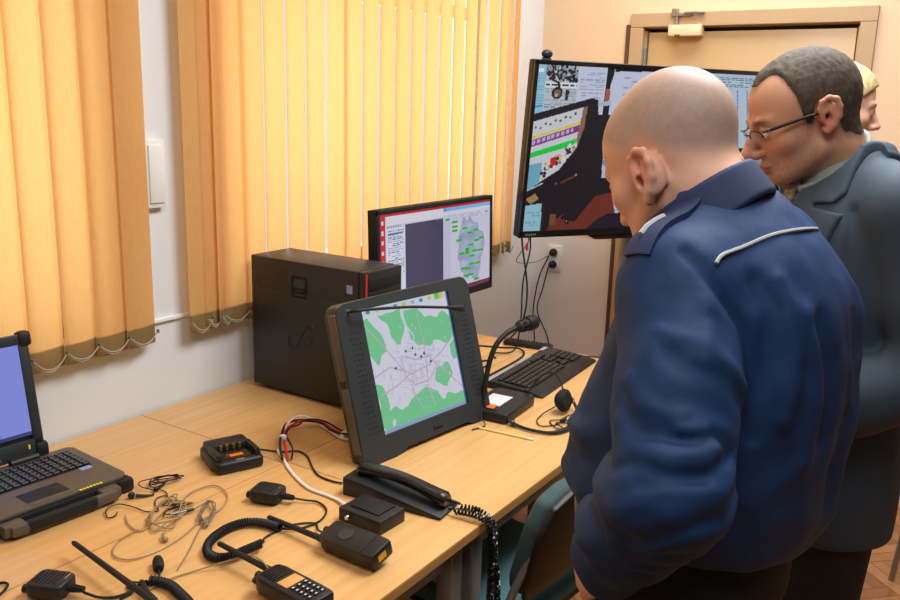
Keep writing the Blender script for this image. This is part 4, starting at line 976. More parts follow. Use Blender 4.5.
pc.poly([(.25, 1), (.29, .94), (.33, .905), (.40, .898), (.62, .93), (.62, 1)], (26, 14, 34)); pc.rect(.1, .9, .125, .97, (120, 76, 46)); pc.dot(.17, .95, .016, (14, 12, 16)); pc.dot(.168, .945, .005, (170, 180, 190))
for k in range(40):
    a = q.uniform(0, 1); pc.line([(.385 + a * .03 + q.normal() * .004, .775), (.40 + a * .04 + q.normal() * .006, .90)], .0028, [(196, 186, 90), (232, 224, 140), (150, 134, 60)][k % 3])
pc.build('display', M['tvscreen'], tv, TM @ Matrix.Translation((0, .005, .0008)), TW - 2 * bw, TH - bw - .026)
B().box((0, 0, -.06), (.4, .3, .03), .004, TM).build('mounting_plate', M['black'], tv)
bk = Vector((ctr.x, ctr.y, 0)) - nv * .14
B().cyl((bk.x, bk.y, .03), (bk.x, bk.y, 1.55), .03).box((bk.x, bk.y, 1.45), (.1, .12, .06), .004).build('stand_pole', M['steel'], tv, world=True)
B().cyl((bk.x, bk.y, 0), (bk.x, bk.y, .03), .26, .24, 32).build('stand_base', M['black'], tv, world=True)
cl = tag(B().ball((0, 0, .012), .017, sc=(1.3, .8, .9)).cyl((-.015, 0, -.008), (.015, 0, -.008), .008).build('camera', M['black']), 'small black camera clipped on the top left corner of the television', 'camera')
cl.matrix_world = Matrix.Translation(tv.location) @ TM @ Matrix.Translation((-TW / 2 + .055, TH / 2 + .008, -.015)) @ Matrix.Rotation(rad(-90), 4, 'X')
b0 = bl + dv * .03; cable('television_cable', [b0 - zn * .03 + Vector((0, 0, .1)), b0 - zn * .02 - Vector((0, 0, .02)), b0 + Vector((.02, -.01, -.2)), b0 + Vector((.01, .0, -.33)), b0 + Vector((.12, .12, -.45)), (3.0, 1.66, .75), (2.97, 1.62, .7445)], .0035, M['rubber'], 'thin black cable hanging from the lower left corner of the television')
cable('television_cable', [b0 - zn * .03 + Vector((.02, 0, .08)), b0 + Vector((.03, -.01, -.03)), b0 + Vector((.04, .02, -.18)), b0 + Vector((.035, .02, -.34)), b0 + Vector((.01, .03, -.45)), (2.80, 1.60, .746), (2.75, 1.56, .7445)], .003, M['rubber'], 'second thin black cable hanging beside the first below the television')
cable('aerial_cable', [b0 + Vector((.03, .0, -.005)), b0 + Vector((.12, .05, -.04)), (3.4, 1.84, 1.0), (3.8, 1.95, .93), (4.08, 2.02, .915)], .0025, M['greycable'], 'thin grey lead running from the television to the wall socket')
tag(B().box(tuple(b0 + Vector((.012, -.005, -.035))), (.008, .008, .03), .002).build('red_plug', M['red']), 'small red plug dangling below the corner of the television', 'plug')
# ============================================================ PEOPLE: implicit surfaces turned into continuous meshes
def ell(c, r, R_=None):
    c = np.array(c, float); r = np.array(r, float)
    def f(P):
        q = P - c
        if R_ is not None: q = q @ R_
        k0 = np.linalg.norm(q / r, axis=1); k1 = np.linalg.norm(q / (r * r), axis=1) + 1e-9
        return np.where(k0 < 1e-4, -r.min(), k0 * (k0 - 1) / k1)
    return f
def cap(a, b, ra, rb=None):
    a = np.array(a, float); b = np.array(b, float); rb = ra if rb is None else rb; d = b - a; L2 = d @ d + 1e-12
    def f(P):
        t = np.clip(((P - a) @ d) / L2, 0, 1); return np.linalg.norm(P - a - t[:, None] * d, axis=1) - (ra + (rb - ra) * t)
    return f
def smin(a, b, k):
    h = np.clip(.5 + .5 * (b - a) / k, 0, 1); return b + (a - b) * h - k * h * (1 - h)
def smax(a, b, k): return -smin(-a, -b, k)
def union(fs, k=.01):
    """fs: list of f or (f, k)"""
    def F(P):
        d = None
        for f in fs:
            kk = k
            if isinstance(f, tuple): f, kk = f
            v = f(P); d = v if d is None else smin(d, v, kk)
        return d
    return F
def chain(pts, rs, k=.012):
    return union([cap(pts[i], pts[i + 1], rs[i], rs[i + 1]) for i in range(len(pts) - 1)], k)
def cut(F, G, k=.004): return lambda P: smax(F(P), -G(P), k)
def segd(P, pl):
    d = None
    for a, b in zip(pl, pl[1:]):
        v = cap(a, b, 0)(P); d = v if d is None else np.minimum(d, v)
    return d
def folds(F, L):
    """L: (polyline, width, height): soft ridges (+) or creases (-)"""
    L = [([np.array(p, float) for p in pl], w_, h_) for pl, w_, h_ in L]
    def G(P):
        d = F(P); m = np.abs(d) < .03
        if m.any():
            Q = P[m]; e = np.zeros(len(Q))
            for pl, w_, h_ in L: e += h_ * np.exp(-(segd(Q, pl) / w_) ** 2)
            d = d.copy(); d[m] -= e
        return d
    return G
def loft(rows, k=.03, zpow=2.3):
    """rows: (z, cx, cy, rx, ry_front, ry_back); super-elliptic sections stacked in z"""
    rows = np.array(sorted(rows), float); z = rows[:, 0]; zi = np.linspace(z[0], z[-1], 200)
    # smooth interpolation
    def sm(v):
        y = np.interp(zi, z, v); 
        for _ in range(2): y = np.convolve(np.pad(y, 6, 'edge'), np.ones(13) / 13, 'valid')
        return y
    tab = [sm(rows[:, i]) for i in range(1, 6)]
    def F(P):
        zz = np.clip(P[:, 2], z[0], z[-1]); cx, cy, rx, rf, rb = [np.interp(zz, zi, t) for t in tab]
        x = P[:, 0] - cx; y = P[:, 1] - cy; ry = np.where(y > 0, rf, rb)
        q = (np.abs(x / rx) ** zpow + np.abs(y / ry) ** zpow) ** (1 / zpow) + 1e-6
        d = np.hypot(x, y) * (1 - 1 / q); d = np.maximum(d, -.15)
        return smax(d, np.maximum(P[:, 2] - z[-1], z[0] - P[:, 2]), k)
    return F
def nets(F, lo, hi, h):
    lo = np.array(lo, float); hi = np.array(hi, float); n = np.ceil((hi - lo) / h).astype(int) + 1
    ax = [lo[i] + h * np.arange(n[i]) for i in range(3)]
    V = np.empty(n)
    step = max(1, int(250000 / (n[1] * n[2])))
    for i in range(0, n[0], step):
        g = np.stack(np.meshgrid(ax[0][i:i + step], ax[1], ax[2], indexing='ij'), -1); V[i:i + step] = F(g.reshape(-1, 3)).reshape(g.shape[:3])
    S_ = V < 0; c = [(a, b, d) for a in (0, 1) for b in (0, 1) for d in (0, 1)]
    sl = lambda A, o: A[o[0]:A.shape[0] - 1 + o[0], o[1]:A.shape[1] - 1 + o[1], o[2]:A.shape[2] - 1 + o[2]]
    cnt = sum(sl(S_, o).astype(int) for o in c); act = (cnt > 0) & (cnt < 8)
    idx = -np.ones(act.shape, int); I = np.argwhere(act); idx[act] = np.arange(len(I))
    pos = np.zeros((len(I), 3)); w_ = np.zeros(len(I))
    for o in c:
        for a in range(3):
            if o[a] == 0:
                o2 = tuple(1 if i == a else o[i] for i in range(3)); v0 = sl(V, o)[act]; v1 = sl(V, o2)[act]; m = (v0 < 0) != (v1 < 0)
                t = np.where(m, v0 / np.where(m, v0 - v1, 1), 0); p = np.array(o, float) + np.zeros((len(I), 3)); p[:, a] = t; pos[m] += p[m]; w_[m] += 1
    X = lo + h * (I + pos / w_[:, None])
    quads = []
    for a in range(3):
        b, d = (a + 1) % 3, (a + 2) % 3
        s0 = np.take(S_, range(S_.shape[a] - 1), a); s1 = np.take(S_, range(1, S_.shape[a]), a); E = np.argwhere(s0 != s1)
        E = E[(E[:, b] > 0) & (E[:, d] > 0) & (E[:, b] < S_.shape[b] - 1) & (E[:, d] < S_.shape[d] - 1)]
        if not len(E): continue
        def at_(db, dd):
            q = E.copy(); q[:, b] += db; q[:, d] += dd; return idx[q[:, 0], q[:, 1], q[:, 2]]
        Q = np.stack([at_(-1, -1), at_(0, -1), at_(0, 0), at_(-1, 0)], 1); fl = ~S_[E[:, 0], E[:, 1], E[:, 2]]
        Q[fl] = Q[fl][:, ::-1]; quads.append(Q)
    Q = np.concatenate(quads)
    for _ in range(2):                       # pull the vertices on to the surface
        e = h * .1; f0 = F(X); g = np.stack([F(X + e * np.eye(3)[i]) - f0 for i in range(3)], 1) / e
        st = np.clip(f0 / (np.sum(g * g, 1) + 1e-6), -20, 20)[:, None] * g; ln = np.linalg.norm(st, axis=1, keepdims=True) + 1e-9
        X = X - st * np.minimum(1, .6 * h / ln)
    return X, Q
def snap(F, p, off=0, it=25):
    p = np.array(p, float).reshape(-1, 3)
    for _ in range(it):
        e = 1e-4; f0 = F(p); g = np.stack([F(p + e * np.eye(3)[i]) - f0 for i in range(3)], 1) / e
        p = p - ((f0 - off) / (np.sum(g * g, 1) + 1e-6))[:, None] * g * .8
    return p
def mesh_obj(name, parts, m, parent):
    """parts: list of (X, Q, colours or None) joined in one mesh"""
    vs, fs, cs, n = [], [], [], 0
    for X, Q, c in parts:
        vs.append(X); fs.append(Q + n); cs.append(c if c is not None else np.ones((len(X), 3)) * .5); n += len(X)
    vs = np.concatenate(vs); fs = np.concatenate(fs); cs = np.concatenate(cs)
    me = bpy.data.meshes.new(name); me.from_pydata(vs.tolist(), [], fs.tolist()); me.update()
    a = me.color_attributes.new('col', 'FLOAT_COLOR', 'POINT'); a.data.foreach_set('color', np.concatenate([cs, np.ones((len(cs), 1))], 1).astype(np.float32).ravel())
    me.shade_smooth(); me.materials.append(m); o = bpy.data.objects.new(name, me); COL.objects.link(o); o.parent = parent; return o
def lin(r, g, b): return np.array(srgb(r, g, b)[:3])
def vnoise(P, s, seed=0, n=14):
    q = np.random.default_rng(seed); f = np.zeros(len(P))
    for k in range(n):
        d = q.normal(size=3); d /= np.linalg.norm(d); f += np.sin(P @ d * s * q.uniform(.6, 1.6) + q.uniform(0, 6.3))
    return f / n ** .5
# -------------------------------------------------- heads (local: +y face, +z up, origin between the ears)
def ear(s, big=1.0, at_=(-.008, 0), flare=1.0):
    """outer ear on side s as (solid, hollow) fields"""
    c = np.array((s * .079, at_[0], at_[1]))
    p = lambda x, y, z: (c[0] + s * x * flare, c[1] + y * big, c[2] + z * big)
    rim = chain([p(-.004, .012, -.004), p(.006, .014, .014), p(.011, .008, .028), p(.014, -.006, .033), p(.016, -.019, .026), p(.016, -.022, .010), p(.013, -.017, -.008), p(.009, -.006, -.022), p(.004, .005, -.030), p(-.003, .010, -.026)], [.0045, .0045, .0046, .0048, .005, .005, .0052, .006, .0066, .005], .004)
    anti = chain([p(.010, -.004, .020), p(.011, -.011, .010), p(.010, -.010, -.004), p(.006, -.003, -.013)], [.004, .0045, .0045, .004], .003)
    plate = ell(p(.002, -.005, .003), (.0105, .021 * big, .033 * big), np.array(Matrix.Rotation(s * rad(-22), 3, 'Z')))
    trag = cap(p(.001, .011, -.006), p(.003, .008, -.010), .0048)
    hole = ell(p(.010, .002, -.005), (.010, .0060, .0090)); groove = ell(p(.0185, -.003, .017), (.008, .006, .011))
    return [(plate, .004), (rim, .005), (anti, .004), (trag, .004)], [hole, groove]
def head_field(jaw=1.0, nose=1.0, fem=False, ears=1.0, neck=None, nr=.058, ear_at=(-.008, 0), trap=True, flare=1.0):
    fs = [ell((0, -.014, .040), (.076, .098, .088)), (ell((0, .030, .038), (.066, .062, .064)), .03), (ell((0, .036, -.026), (.060, .058, .068)), .03),
          (ell((0, .030, -.066), (.050 * jaw, .056, .042)), .03), (ell((0, .072, -.094), (.022 * jaw, .020, .017)), .022)]
    for s in (-1, 1):
        fs += [(ell((s * .044, .056, -.022), (.021, .024, .020)), .022), (cap((s * .052 * jaw, .0, -.055), (s * .030 * jaw, .062, -.088), .016, .014), .022)]
        fs += [(cap((s * .014, .088, .020), (s * .043, .074, .020), .010, .009), .014)]
    F = union(fs, .02)
    for s in (-1, 1): F = cut(F, ell((s * .032, .103, .0), (.019, .018, .013)), .014)
    n = nose
    fs = [F, (chain([(0, .091, .014), (0, .103 + .002 * n, -.012), (0, .110 + .010 * n, -.034)], [.0085, .0095, .0125 * n], .01), .012), (ell((0, .105, -.042), (.010, .012, .007)), .006)]
    for s in (-1, 1):
        fs += [(ell((s * .0135 * n, .102 + .002 * n, -.039), (.0085, .011, .0085)), .007)]
        fs += [(ell((s * .032, .079, .0005), (.0135, .0135, .0125)), .002)]                      # eyeball with lids
        fs += [(chain([(s * .018, .088, .005), (s * .032, .0915, .0085), (s * .046, .083, .004)], [.0028, .0034, .0028], .003), .004), (chain([(s * .019, .087, -.006), (s * .032, .089, -.0095), (s * .045, .082, -.005)], [.0024, .0028, .0024], .003), .004)]
        fs += [(chain([(s * .015, .097, .020), (s * .032, .094, .026), (s * .050, .078, .021)], [.0035, .004, .003], .004), .006)]
    lw = .024
    fs += [(ell((0, .090, -.0645), (lw, .0125, .0058)), .007), (ell((0, .089, -.0745), (lw * .85, .0125, .0066)), .007)]
    F = union(fs, .01)
    F = cut(F, chain([(-.022, .092, -.0695), (0, .104, -.0690), (.022, .092, -.0695)], [.0012] * 3, .001), .003)
    for s in (-1, 1): F = cut(F, ell((s * .0068, .112, -.046), (.0042, .006, .0034)), .003)
    holes = []; es = [F]
    if ears:
        for s in (-1, 1):
            a, b = ear(s, ears, ear_at, flare); es += a; holes += b
    if neck is not None:
        es += [(chain([(0, -.028, -.02), (0, -.040, -.07), tuple(neck)], [nr * 1.02, nr, nr * 1.08], .02), .028)]
        for s in ((-1, 1) if trap else ()): es += [(cap((s * .05, -.03, -.03), (neck[0] + s * .02, neck[1] + .05, neck[2] + .01), .018, .018), .025)]
    F = union(es, .01)
    for hl in holes: F = cut(F, hl, .003)
    return F
def head_mtx(at_, az, pitch, roll=0):
    return Matrix.Translation(at_) @ Matrix.Rotation(rad(az - 90), 4, 'Z') @ Matrix.Rotation(rad(-pitch), 4, 'X') @ Matrix.Rotation(rad(roll), 4, 'Y')
def xf(X, m):
    A = np.array(m); return X @ A[:3, :3].T + A[:3, 3]
def face_colour(X, base, lips, cheek, seed, fem=False):
    c = np.tile(base, (len(X), 1)); n = vnoise(X, 90, seed)[:, None] * .05 + vnoise(X, 25, seed + 1)[:, None] * .05; c = c * (1 + n)
    def mixin(w_, col): 
        w_ = np.clip(w_, 0, 1)[:, None]; c[:] = c * (1 - w_) + col * w_
    x, y, z = X.T
    g = lambda cx, cy, cz, r: np.exp(-(((np.abs(x) - cx) ** 2 + (y - cy) ** 2 + (z - cz) ** 2) / r ** 2))
    mixin(.5 * g(.046, .07, -.03, .026), cheek); mixin(.55 * g(0, .118, -.034, .016), cheek); mixin(.6 * g(.088, -.01, .0, .030), cheek)
    mixin(1.2 * np.exp(-((x / .022) ** 4 + ((z + .0695) / .0095) ** 4)) * (y > .085), lips)
    mixin(.5 * np.exp(-(((np.abs(x) - .032) / .018) ** 2 + ((z - .0) / .011) ** 2)) * (y > .07), base * .72)
    return c, mixin, (x, y, z)
# -------------------------------------------------- hands (local: wrist at origin, fingers along +y, back of hand +z, thumb on +x)
def hand_field(curl=(25, 30, 20), spread=4, thumb=25, s=1):
    fs = [ell((0, .045, 0), (.040, .048, .0145)), (cap((0, -.05, 0), (0, .015, 0), .027, .026), .02), (ell((.022 * s, .028, -.006), (.018, .030, .015)), .015)]
    for i, (x, L, r) in enumerate(((.028, .072, .0088), (.0095, .080, .0091), (-.009, .074, .0088), (-.027, .058, .0078))):
        a = 0; p = np.array((x * s, .082 - abs(x) * .25, .0)); pts = [p - np.array((x * s * .3, .04, 0)), p]; q = rad((1.2 - i) * spread)
        for k, f in enumerate((.45, .30, .25)):
            a += rad(curl[k]); d = np.array((math.sin(q) * s * math.cos(a), math.cos(a) * math.cos(q), -math.sin(a))); pts.append(pts[-1] + d * L * f)
        fs.append((chain(pts, [r * .9, r * 1.08, r, r * .95, r * .8], .004), .007))
    t0 = np.array((.026 * s, .012, -.004)); pts = [t0]
    for k, (f, aa) in enumerate(((.042, 46), (.032, 30), (.026, 18))):
        b = rad(aa + thumb * .4); pts.append(pts[-1] + f * np.array((math.sin(b) * s, math.cos(b), -.28 - .12 * k)))
    fs.append((chain(pts, [.015, .0118, .0105, .0086], .006), .012)); return union(fs, .008)
def hand_part(wrist, fwd, back, s, colour, curl=(25, 30, 20), **kw):
    f = Vector(fwd).normalized(); u = Vector(back); u = (u - f * u.dot(f)).normalized(); x = f.cross(u)
    m = Matrix(((x.x, f.x, u.x, wrist[0]), (x.y, f.y, u.y, wrist[1]), (x.z, f.z, u.z, wrist[2]), (0, 0, 0, 1)))
    X, Q = nets(hand_field(curl, s=s, **kw), (-.085, -.075, -.10), (.085, .18, .035), .0042)
    c = np.tile(colour, (len(X), 1)) * (1 + .07 * vnoise(X, 120, 5)[:, None]); return xf(X, m), Q, c
def body_core(sh, hipz, wr, neck, legs, colour):
    """plain body inside the clothes so that the figure is one whole"""
    fs = [cap((0, legs[2], hipz), (0, .0, sh - .10), .10, .10), (cap((-.11, 0, sh - .04), (.11, 0, sh - .04), .05), .05), (cap((0, .0, sh - .08), neck, .07, .05), .04)]
    for s in (-1, 1):
        fs += [(cap((s * legs[0], legs[2], hipz), (s * legs[1], legs[2], .12), .065, .042), .04)]
    for pts in wr: fs.append((chain(pts, [.040, .036, .026], .02), .03))
    X, Q = nets(union(fs, .04), (-.5, -.4, .05), (.5, .5, sh + .12), .018); return X, Q, np.tile(colour, (len(X), 1))
def shoes(parent, spots, az=0):
    for (x, y, a) in spots:
        F = union([ell((0, .02, .035), (.042, .07, .035)), (ell((0, .12, .03), (.046, .075, .028)), .03), (cap((0, 0, .05), (0, -.005, .10), .042, .04), .03)], .02)
        G = lambda P, F=F: smax(F(P), -P[:, 2], .004)
        X, Q = nets(G, (-.08, -.09, -.01), (.08, .22, .13), .009); m = Matrix.Translation((x, y, 0)) @ Matrix.Rotation(rad(a), 4, 'Z')
        mesh_obj('shoe', [(xf(X, m), Q, None)], M['leather'], parent)
def trousers(parent, rows, legs, m, fold=()):
    """legs: list of (hip xy, knee xy, ankle xy)"""
    z0 = rows[0][0]; fs = [loft(rows, .02)]
    for (hx, hy), (kx, ky), (ax, ay) in legs: fs.append((chain([(hx, hy, z0 + .04), (kx, ky, .50), (ax, ay, .10)], [.098, .078, .072], .04), .05))
    F = folds(union(fs, .04), fold); G = lambda P: smax(F(P), .075 - P[:, 2], .006)
    X, Q = nets(G, (-.36, -.3, .06), (.36, .42, rows[-1][0] + .03), .0125); return mesh_obj('trousers', [(X, Q, None)], m, parent)
SK1, SK2 = lin(226, 176, 150), lin(206, 154, 124)
# ============================================================ THE OFFICER
of = empty('person', (1.269, .323, 0), rad(82 - 90), 'person in a navy uniform blouson with shaved head bowed, seen from behind beside the desk', 'person')
of.scale = (1, 1, 1.024)
OI = mtx(of).inverted()
def hl(at_w, az, pitch, roll=0): return OI @ head_mtx(at_w, az, pitch, roll) @ Matrix.Scale(1.07, 4)
hm = hl((1.266, .425, 1.615), 66, 31)
nk_l = hm.inverted() @ Vector((-.002, .012, 1.47))
HF = head_field(jaw=1.08, nose=.8, ears=1.06, flare=.75, ear_at=(-.014, -.026), neck=nk_l, nr=.053, trap=False)
HF2 = union([HF, (ell((0, .02, -.10), (.045, .05, .03)), .03)], .01)
X, Q = nets(HF2, (-.105, -.17, -.22), (.105, .135, .135), .0042)
c, mixin, (x, y, z) = face_colour(X, SK1, lin(196, 110, 100), lin(226, 134, 112), 3)
st = np.clip((z + .12 * (y - .01) + .9 * np.clip(y, 0, 1) * -.75 - (-.012)) / .02, 0, 1) * np.clip((.075 - y) / .02, 0, 1)   # shaved hair zone
st = np.clip((z - (.012 + .75 * np.maximum(y - .0, 0)) + .55 * np.clip(-y - .01, 0, .12)) / .018, 0, 1)
far = np.exp(-((np.abs(x) - .09) ** 2 + (y + .01) ** 2 + z ** 2) / .028 ** 2); st *= 1 - np.clip(far * 2, 0, 1)
bald = np.clip((z - .085) / .03, 0, 1) * np.clip((y + .06) / .05, 0, 1)
sp = vnoise(X, 900, 9) * .5 + vnoise(X, 420, 10) * .5
mixin(st * (.72 + .14 * sp) * (1 - .45 * bald), lin(158, 142, 130)); mixin(.25 * st * (sp > .7), lin(196, 186, 174))
Xh = xf(X, hm); parts = [(Xh, Q, c)]
# arms
Ls, Le, Lw = (-.172, .004, 1.424), (-.312, -.076, 1.21), (-.245, .037, 1.055)
Rs, Re, Rw = (.172, .01, 1.430), (.250, .02, 1.17), (.255, .185, 1.03)
parts.append(hand_part((-.235, .052, 1.042), (.30, .44, -.55), (-.74, .45, .15), 1, SK1, (32, 42, 30)))
parts.append(hand_part(Rw, (-.25, .75, -.45), (.55, .1, .6), -1, SK1, (28, 34, 24)))
parts.append(body_core(1.50, .98, [[(-.17, 0, 1.44), Le, Lw], [(.17, 0, 1.44), Re, Rw]], (0, .035, 1.50), (.09, .11, .03), SK1))
mesh_obj('body', parts, M['skin'], of)
# eyes
for s in (-1, 1):
    B().ball((s * .032, .0800, .0005), .0138, hm).build('eye', M['eye'], of)
# blouson
tor = loft([(1.042, 0, .012, .188, .165, .165), (1.068, 0, .012, .200, .190, .178), (1.12, 0, .012, .210, .212, .186), (1.20, 0, .008, .210, .200, .188), (1.30, 0, .0, .204, .168, .178), (1.40, 0, -.006, .190, .14, .160), (1.46, 0, .0, .165, .110, .130), (1.505, 0, .008, .125, .09, .098), (1.545, 0, .028, .085, .07, .07)], .02)
def sleeve(a, e, w_, r): return chain([a, tuple(np.array(a) * .45 + np.array(e) * .55 + np.array((0, -.006, .004))), e, tuple(np.array(e) * .5 + np.array(w_) * .5), w_], r, .03)
LS = sleeve(Ls, Le, Lw, [.078, .075, .070, .064, .057]); RS = sleeve(Rs, Re, Rw, [.078, .072, .066, .060, .052])
def cuffed(F, w_, e):
    wv = np.array(w_); n = wv - np.array(e); n /= np.linalg.norm(n); return lambda P: smax(F(P), (P - wv) @ n, .006)
LS, RS = cuffed(LS, Lw, Le), cuffed(RS, Rw, Re)
OB = union([tor, (LS, .035), (RS, .035), (cap((-.08, .01, 1.478), (-.165, .004, 1.436), .050, .064), .04), (cap((.08, .01, 1.478), (.165, .004, 1.442), .050, .064), .04)], .03)
fl = []
# creases round the left armhole, elbow and lower sleeve; drapes across the back
fl += [([(-.150, -.095, 1.452), (-.152, -.118, 1.42), (-.165, -.125, 1.36), (-.19, -.11, 1.27)], .012, -.014), ([(-.125, -.11, 1.452), (-.127, -.13, 1.42), (-.135, -.150, 1.36), (-.150, -.15, 1.28)], .014, .008)]
fl += [([(-.24, .07, 1.40), (-.275, .03, 1.36), (-.285, -.03, 1.345)], .014, -.006), ([(-.30, .05, 1.29), (-.36, .0, 1.27), (-.375, -.06, 1.275), (-.34, -.10, 1.29)], .013, .010), ([(-.30, .06, 1.262), (-.37, .02, 1.245), (-.395, -.04, 1.245), (-.36, -.10, 1.255)], .012, -.006)]
fl += [([(-.27, .07, 1.235), (-.35, .045, 1.21), (-.40, -.01, 1.205), (-.385, -.07, 1.21)], .013, .012), ([(-.30, -.02, 1.33), (-.36, -.06, 1.31), (-.33, -.11, 1.315)], .012, .008), ([(-.28, .09, 1.20), (-.34, .075, 1.17), (-.385, .03, 1.165)], .011, -.010)]
fl += [([(-.25, .10, 1.17), (-.31, .095, 1.14), (-.355, .06, 1.125), (-.36, .02, 1.13)], .012, .009), ([(-.24, .11, 1.14), (-.31, .11, 1.105), (-.34, .07, 1.095)], .010, -.008), ([(-.21, .0, 1.46), (-.27, -.05, 1.43), (-.30, -.06, 1.38)], .016, .005)]
fl += [([(.08, -.16, 1.42), (.09, -.17, 1.30), (.06, -.165, 1.18), (.05, -.15, 1.09)], .022, .007), ([(.03, -.17, 1.38), (.02, -.175, 1.26), (.0, -.165, 1.12)], .022, -.006), ([(-.08, -.16, 1.40), (-.06, -.175, 1.33), (-.055, -.175, 1.24)], .016, -.009), ([(-.10, -.15, 1.41), (-.09, -.17, 1.33), (-.10, -.165, 1.22)], .018, .008)]
fl += [([(.13, -.14, 1.40), (.15, -.13, 1.28), (.13, -.13, 1.15)], .02, .007), ([(-.16, -.10, 1.17), (-.06, -.155, 1.12), (.05, -.16, 1.10)], .018, .007), ([(-.20, .02, 1.13), (-.19, .12, 1.115), (-.12, .20, 1.11)], .016, .010), ([(-.205, .0, 1.17), (-.205, .1, 1.16), (-.15, .19, 1.16)], .013, -.008), ([(-.21, .03, 1.24), (-.20, .13, 1.20), (-.15, .2, 1.20)], .018, .008)]
fl += [([(-.10, -.105, 1.505), (-.03, -.125, 1.505), (.05, -.125, 1.505), (.12, -.10, 1.50)], .010, .003)]
fl = [(a_, b_, c_ * ((1.35 if c_ > 0 else .8) if a_[0][0] < -.2 else 1.15)) for a_, b_, c_ in fl]
fl += [([(-.30, .0, 1.36), (-.33, -.04, 1.30), (-.345, -.07, 1.25)], .010, -.007), ([(-.26, .08, 1.30), (-.31, .05, 1.27)], .009, -.009), ([(-.36, -.02, 1.18), (-.33, .05, 1.155), (-.28, .09, 1.15)], .008, -.008), ([(.0, -.18, 1.45), (.015, -.18, 1.36), (.03, -.18, 1.27)], .012, .006), ([(-.02, -.18, 1.45), (-.01, -.185, 1.37)], .010, -.006)]
fl = [([(p[0] + (.022 if p[0] < -.2 else .008 if p[0] < -.1 else 0), p[1] - (.035 if p[0] < -.22 else 0), p[2] - .006) for p in pl], w_, h_) for pl, w_, h_ in fl]
ra_ = random.Random(11); vx, vy = .72, .61
for t_, sg, sp0, sp1, dz in ((.30, 1, -50, 30, .05), (.42, -1, -60, 20, .045), (.55, 1, -40, 60, .03), (.66, -1, -10, 75, .035), (.74, 1, -20, 80, .02), (.82, -1, -50, 60, -.01), (.88, 1, -70, 40, -.02), (.95, 1, -30, 80, -.03), (1.08, -1, -60, 50, -.03), (1.16, 1, -60, 60, -.04), (1.28, -1, -50, 60, -.035), (1.36, 1, -60, 70, -.03), (1.5, 1, -50, 50, -.03), (1.62, -1, -60, 40, -.02)):
    A_, B_ = (np.array(Ls), np.array(Le)) if t_ < 1 else (np.array(Le), np.array(Lw)); c_ = A_ + (B_ - A_) * (t_ % 1 if t_ < 1 else t_ - 1); rr_ = .078 - .012 * (t_ / 2); pl = []
    for k in range(6):
        g_ = rad(sp0 + (sp1 - sp0) * k / 5); dx_, dy_ = -vx * math.cos(g_) - vy * math.sin(g_), -vy * math.cos(g_) + vx * math.sin(g_)
        pl.append((c_[0] + dx_ * rr_, c_[1] + dy_ * rr_, c_[2] + 1.8 * dz * (k / 5 - .5) + .008 * math.sin(k * 1.7 + t_ * 9)))
    fl.append(([tuple(v) for v in snap(OB, pl)], ra_.uniform(.008, .012), sg * ra_.uniform(.003, .006)))
fl.append(([tuple(v) for v in snap(OB, [(-.222, -.03, 1.485), (-.222, -.06, 1.465), (-.212, -.078, 1.44), (-.178, -.10, 1.39), (-.165, -.115, 1.32), (-.17, -.12, 1.25)])], .008, -.010))
OBF = folds(OB, fl)
hemc = lambda P: P[:, 2] - 1.53
CA0 = np.array((-.014, .014, 1.462)); CAX = np.array((-.014, .085, .135)); CAX /= np.linalg.norm(CAX)
def OB2(P):
    d = OBF(P) - .0022 * vnoise(P, 34, 4) - .0012 * vnoise(P, 80, 6)
    d = smax(d, -(cap(CA0 + .035 * CAX, CA0 + .25 * CAX, .078)(P)), .006)                  # neck opening
    return d
X, Q = nets(OB2, (-.47, -.25, 1.0), (.38, .31, 1.58), .0064)
mesh_obj('blouson', [(X, Q, None)], M['navy'], of)
# ribbed hem and cuff bands
def band_ring(F, zc, n=72, off=.003, c=(0, .045)):
    out = []
    for k in range(n):
        a = 2 * PI * k / n; out.append((c[0] + .26 * math.cos(a), c[1] + .24 * math.sin(a), zc))
    return out
# collar: stand-and-fall collar round the neck
CA0 = np.array((-.014, .014, 1.462)); CAX = np.array((-.014, .085, .135)); CAX /= np.linalg.norm(CAX)
def collar(P):
    q = P - CA0; s_ = q @ CAX; rv = q - s_[:, None] * CAX; t = np.clip((s_ - .02) / .075, 0, 1)
    bk = -rv[:, 1] / .08                                   # +1 at the nape, -1 at the throat
    r = np.linalg.norm(rv * np.array((.97, 1, 1)), axis=1); d = np.abs(r - (.101 - .014 * t)) - .0055
    d = smax(smax(d, s_ - (.086 + .010 * bk), .006), (.018 + .020 * bk) - s_, .006)
    gap = .010 + .9 * np.clip(.09 - s_, 0, .1) - np.abs(P[:, 0]); return np.where(rv[:, 1] > 0, smax(d, gap, .004), d)
X, Q = nets(collar, (-.125, -.12, 1.43), (.125, .20, 1.64), .004); mesh_obj('collar', [(X, Q, None)], M['collar'], of)
# white piping across the yoke
pp = [(-.203, -.066, 1.476), (-.184, -.069, 1.489), (-.121, -.073, 1.494), (-.08, -.080, 1.497), (-.037, -.089, 1.499), (.031, -.093, 1.497), (.09, -.085, 1.49), (.15, -.065, 1.478)]
ps = snap(OBF, [tuple(v) for v in spline(pp, 10)], .0012)
for _ in range(14): ps[1:-1] = .5 * ps[1:-1] + .25 * (ps[2:] + ps[:-2])
ps = snap(OBF, ps, .0012, 4)
for _ in range(3): ps[1:-1] = .5 * ps[1:-1] + .25 * (ps[2:] + ps[:-2])
B().tube([tuple(v) for v in ps], .0028, 6).build('piping', M['piping'], of)
